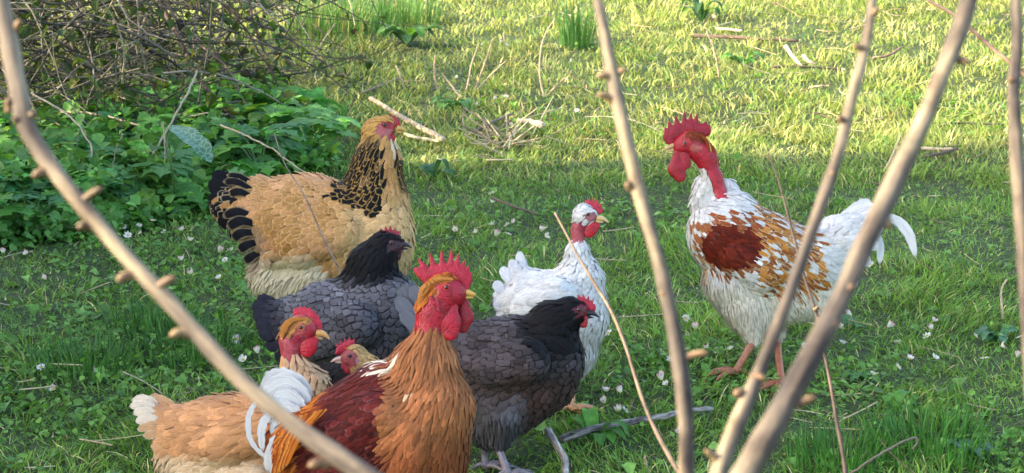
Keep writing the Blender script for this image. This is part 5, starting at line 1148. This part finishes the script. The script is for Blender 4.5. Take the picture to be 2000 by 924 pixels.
# ---------------------------------------------------------------- daisies
def daisy_mesh(pink, seed, closed=0.0):
    rg_ = np.random.default_rng(seed); mb = MB(); n = 13; r = .0105
    for k in range(n):
        a = k/n*6.283+rg_.normal(0, .06); d = np.array([math.cos(a), math.sin(a), 0]); s_ = np.array([-d[1], d[0], 0]); up = closed+rg_.normal(.15, .12)
        z0 = .032; p0 = d*.002; p1 = d*r*.6; p2 = d*r*(1-.3*closed); zz = [z0, z0+r*.6*up, z0+r*up]
        V = np.array([p0-s_*.0008, p0+s_*.0008, p1-s_*.0021, p1+s_*.0021, p2-s_*.0012, p2+s_*.0012]); V[:, 2] = np.repeat(zz, 2)
        c = np.array([.82, .80, .80]); tp = np.array([.72, .34, .48]) if pink else c
        mb.add(V, np.array([[0, 1, 3, 2], [2, 3, 5, 4]]), np.vstack([[c]*2, [c*.98]*2, [tp]*2]))
    a = np.arange(8)/8*6.283; V = np.vstack([np.stack([np.cos(a)*.0032, np.sin(a)*.0032, np.full(8, .0325)], -1), np.stack([np.cos(a)*.0018, np.sin(a)*.0018, np.full(8, .0348)], -1), [[0, 0, .0352]]])
    F4 = np.array([[i, (i+1) % 8, 8+(i+1) % 8, 8+i] for i in range(8)]); F3 = np.array([[8+i, 8+(i+1) % 8, 16] for i in range(8)]); mb.add(V, [F4, F3], (.75, .52, .05))
    V, F = tube(np.array([[0, 0, 0], [.001, .001, .016], [0, 0, .0325]]), .0008, 5, False); mb.add(V, F, (.12, .25, .05))
    return mb.build('daisy')
DM = [daisy_mesh(False, 1), daisy_mesh(False, 2, .5), daisy_mesh(True, 3, .6), daisy_mesh(True, 4, 1.0), daisy_mesh(False, 5, .1)]
for m_ in DM: m_.materials.append(M_PETAL)
DG = [('those below the undergrowth', 'daisies below the undergrowth', [(248, 478), (270, 462), (298, 466), (327, 471), (368, 470), (371, 500), (420, 516), (459, 513), (290, 478), (235, 458), (447, 524), (480, 478)]),
      ('those at the left edge', 'daisies at the left edge', [(62, 507), (171, 747), (121, 770), (8, 520), (104, 560), (86, 742)]),
      ('those left of the slate hen', 'daisies left of the slate hen', [(483, 719), (440, 560), (356, 540), (385, 565), (470, 668), (510, 722)]),
      ('those behind the white hen', 'daisies behind the white hen', [(968, 405), (951, 417), (893, 460), (966, 466), (955, 487), (943, 472), (1041, 476), (1055, 470), (1070, 468), (1003, 455), (985, 480), (1022, 440)]),
      ('those in the sunlit grass', 'daisies in the far sunlit grass', [(972, 97), (985, 100), (952, 98), (994, 185), (975, 207), (983, 207), (959, 207), (1130, 126), (1048, 136), (940, 222), (1010, 262), (900, 160), (1392, 55), (1130, 232), (1680, 56), (870, 2), (1640, 150)]),
      ('those before the rear rooster foot', 'daisies before the rear rooster foot', [(1337, 633), (1338, 655), (1360, 668), (1416, 692), (1434, 703), (1470, 688), (1397, 708), (1347, 718), (1303, 727), (1372, 667)]),
      ('those right of the brown black hen', 'daisies right of the brown black hen', [(1301, 777), (1316, 775), (1190, 790), (1188, 808), (1200, 817), (1205, 680), (1342, 869), (1430, 818), (1262, 700), (1225, 795), (1128, 765), (1205, 832)]),
      ('those right of the thickest branch', 'daisies in the right of the shaded grass', [(1637, 690), (1722, 541), (1708, 662), (1752, 688), (1773, 721), (1808, 716), (1720, 742), (1830, 663), (1808, 650), (1885, 680), (1824, 675), (1932, 692), (1980, 725), (1645, 670), (1690, 635), (1700, 760), (1925, 725), (1560, 705)])]
rg = np.random.default_rng(93)
DK = ['white', 'cupped white', 'pink-tipped', 'closing pink', 'open white']
for lab, grp, pts in DG:
    for i_, (x, y) in enumerate(sorted(pts)):
        g = G(x, y, .0); k = rg.integers(0, 5); o = link('daisy', DM[k], None, label=f"{DK[k]} daisy, {ORD[i_]}{'' if i_ == 0 else ' from the left'} of {lab}", cat='daisy', group=grp, loc=(g-np.array([0, 0, .002])).tolist())
        q = rg.uniform(.78, 1.05); o.scale = (q, q, q*rg.uniform(.9, 1.4)); o.rotation_euler = (rg.normal(.45, .3), rg.normal(0, .3), rg.random()*6.28)

# ---------------------------------------------------------------- blurred branches close to the camera
M_BARK = bark_mat('young_tree_bark', (.04, .032, .034), (.145, .115, .09), (.35, .285, .185), .8, 75, 1.0, .003)
M_BUD = bark_mat('bud_bark', (.08, .045, .03), (.18, .11, .06), (.3, .22, .12), .6, 90, .4, .001)
def near_branch(name, label, pts, d0, d1, spurs=(), mt=None, cat='branch', n=60, seg=16, rs=1.0, lump=.10):
    P_ = np.array(pts, float); ds = np.linspace(d0, d1, len(P_)); W_ = np.array([np.r_[P(a[0], a[1], d), a[2]*rs/FPX*d] for a, d in zip(P_, ds)])
    Q = spline(W_, n); org = Q[-1, :3].copy(); mb = MB(); q_ = np.arange(n)*1.0; sd_ = abs(hash(label.count('e')*7+len(label))) % 97; rr = Q[:, 3]*.71*(.93+.18*vnoise(q_*.45, q_*0+sd_, 3)); Q[:, 0] += (vnoise(q_*.22, q_*0+sd_, 8)-.5)*Q[:, 3]*.12; bark_tube(mb, Q[:, :3], rr, seg, (.5, .4, .3), lump)
    root = link(name, None, label=label, cat=cat, loc=org.tolist()); link('bark_stem', mb.build('bark_stem', org), mt or M_BARK, root)
    for sp in spurs:
        x0, y0, x1, y1, r0 = sp[:5]; i = np.argmin(np.hypot(np.interp(np.linspace(0, 1, n), np.linspace(0, 1, len(P_)), P_[:, 0])-x0, np.interp(np.linspace(0, 1, n), np.linspace(0, 1, len(P_)), P_[:, 1])-y0)); d = cdepth(Q[i, :3])
        a = P(x0, y0, d); b_ = P(x0+(x1-x0)*.85, y0+(y1-y0)*.85, d-.004); k = np.linspace(0, 1, 8); q = a+(b_-a)*k[:, None]+np.array([0, 0, .001])*np.sin(k*3.1)[:, None]
        r = np.interp(k, [0, .3, .6, .85, 1], [1.5, .95, .95, .75, .25])*r0*.85/FPX*d; mb = MB(); bark_tube(mb, q, r, 10, (.5, .35, .2), .15); link('spur', mb.build('spur', org), M_BUD, root)
near_branch('branch', 'thick sunlit branch slanting from the top left corner to the bottom, closest to the camera', [(-40, -160, 17), (-12, -60, 21), (14, 60, 25), (32, 160, 26), (54, 248, 27), (100, 325, 24), (165, 405, 23), (250, 505, 22), (340, 600, 22), (430, 700, 23), (515, 785, 24), (620, 865, 26), (740, 945, 28), (900, 1040, 32)], 1.02, .9,
    [(30, 60, 42, 38, 8), (20, 215, 14, 190, 9), (50, 235, 74, 222, 11), (50, 245, 18, 232, 10), (95, 335, 58, 348, 11), (160, 395, 208, 362, 9), (175, 440, 148, 448, 11), (262, 535, 222, 552, 12), (300, 570, 350, 536, 10), (365, 650, 326, 658, 11), (640, 905, 596, 912, 12)])
near_branch('branch', 'pale sunlit upright branch rising in the middle right of the view', [(1150, -150, 12), (1163, -30, 14), (1183, 80, 16), (1204, 190, 18), (1232, 310, 19), (1266, 440, 20), (1298, 560, 20), (1322, 680, 21), (1338, 800, 22), (1342, 940, 23), (1345, 1080, 24)], 1.12, 1.05,
    [(1195, 150, 1160, 150, 9), (1205, 145, 1226, 136, 7), (1200, 198, 1160, 182, 9), (1232, 362, 1222, 368, 10), (1335, 700, 1392, 688, 9), (1300, 580, 1290, 574, 8)])
near_branch('branch', 'slender greyish branch leaning right, between the rooster and the thickest branch', [(1716, -140, 10), (1706, -20, 12), (1692, 80, 14), (1664, 190, 15), (1640, 290, 16), (1596, 420, 17), (1550, 550, 18), (1505, 670, 19), (1455, 790, 22), (1412, 895, 25), (1380, 1000, 26)], 1.1, 1.0,
    [(1690, 100, 1662, 90, 8), (1704, 30, 1718, 18, 7), (1650, 240, 1634, 232, 9), (1618, 345, 1634, 338, 8), (1455, 770, 1430, 772, 12), (1400, 900, 1372, 876, 9), (1470, 735, 1500, 742, 8)])
near_branch('branch', 'thickest purple-brown branch leaning right across the right side', [(1945, -150, 21), (1900, -20, 23), (1866, 80, 24), (1826, 180, 25), (1778, 290, 26), (1732, 390, 27), (1688, 480, 28), (1640, 585, 28), (1580, 700, 31), (1520, 810, 35), (1455, 925, 38), (1390, 1040, 40)], 1.0, .88,
    [(1840, 150, 1826, 165, 12), (1872, 118, 1898, 128, 8), (1722, 420, 1740, 452, 14), (1650, 570, 1672, 560, 10), (1560, 790, 1600, 775, 10), (1612, 640, 1640, 632, 10)])
near_branch('branch', 'pale yellow branch at the right edge of the frame', [(1985, -150, 14), (1984, -20, 15), (1986, 90, 16), (1980, 190, 18), (1986, 300, 19), (1996, 430, 19), (2006, 600, 19), (2016, 800, 19)], 1.15, 1.1, [(1980, 160, 1970, 158, 10)])
near_branch('twig', 'thin dark knotted twig rising in front of the rooster saddle', [(1500, 300, 2.2), (1520, 350, 3), (1534, 400, 3.2), (1552, 470, 3.6), (1572, 545, 4.2), (1592, 605, 5), (1604, 660, 4.5), (1620, 740, 5), (1632, 810, 5.5), (1645, 880, 6), (1656, 960, 6.5)], 2.3, 2.1, [(1592, 606, 1600, 600, 5), (1530, 385, 1524, 372, 2.5)], bark_mat('dark_twig_bark', (.03, .018, .015), (.075, .045, .035), (.13, .085, .06), .7, 120, .4, .001), 'twig', 50, 8)
near_branch('twig', 'thin tan twig slanting from the white hen neck down to the bottom', [(1084, 416, 3), (1105, 455, 3), (1128, 498, 3.5), (1160, 552, 4), (1192, 605, 4.4), (1220, 670, 5), (1240, 735, 5.2), (1262, 800, 5.4), (1290, 860, 6), (1330, 930, 7)], 2.3, 2.0, [], bark_mat('tan_twig_bark', (.09, .06, .045), (.17, .12, .085), (.25, .18, .12), .7, 120, .4, .001), 'twig', 50, 8)
near_branch('twig', 'very thin grey stem crossing the buff hen wing', [(536, 262, 1.6), (556, 320, 1.8), (585, 365, 2), (608, 410, 2.2), (632, 465, 2.6), (668, 540, 2.8), (700, 640, 3)], 3.95, 3.9, [], bark_mat('grey_stem_bark', (.14, .11, .09), (.28, .22, .18), (.4, .33, .27), .7, 120, .4, .001), 'twig', 30, 6)
near_branch('twig', 'brown twig crossing behind the thickest branch at the top right', [(1770, -40, 4), (1812, 0, 4.5), (1862, 28, 5), (1902, 62, 5.5), (1935, 92, 6), (1970, 120, 6), (2030, 170, 6)], 2.6, 2.5, [], bark_mat('brown_twig_bark', (.2, .12, .08), (.34, .22, .14), (.46, .32, .2), .7, 120, .4, .001), 'twig', 30, 8)
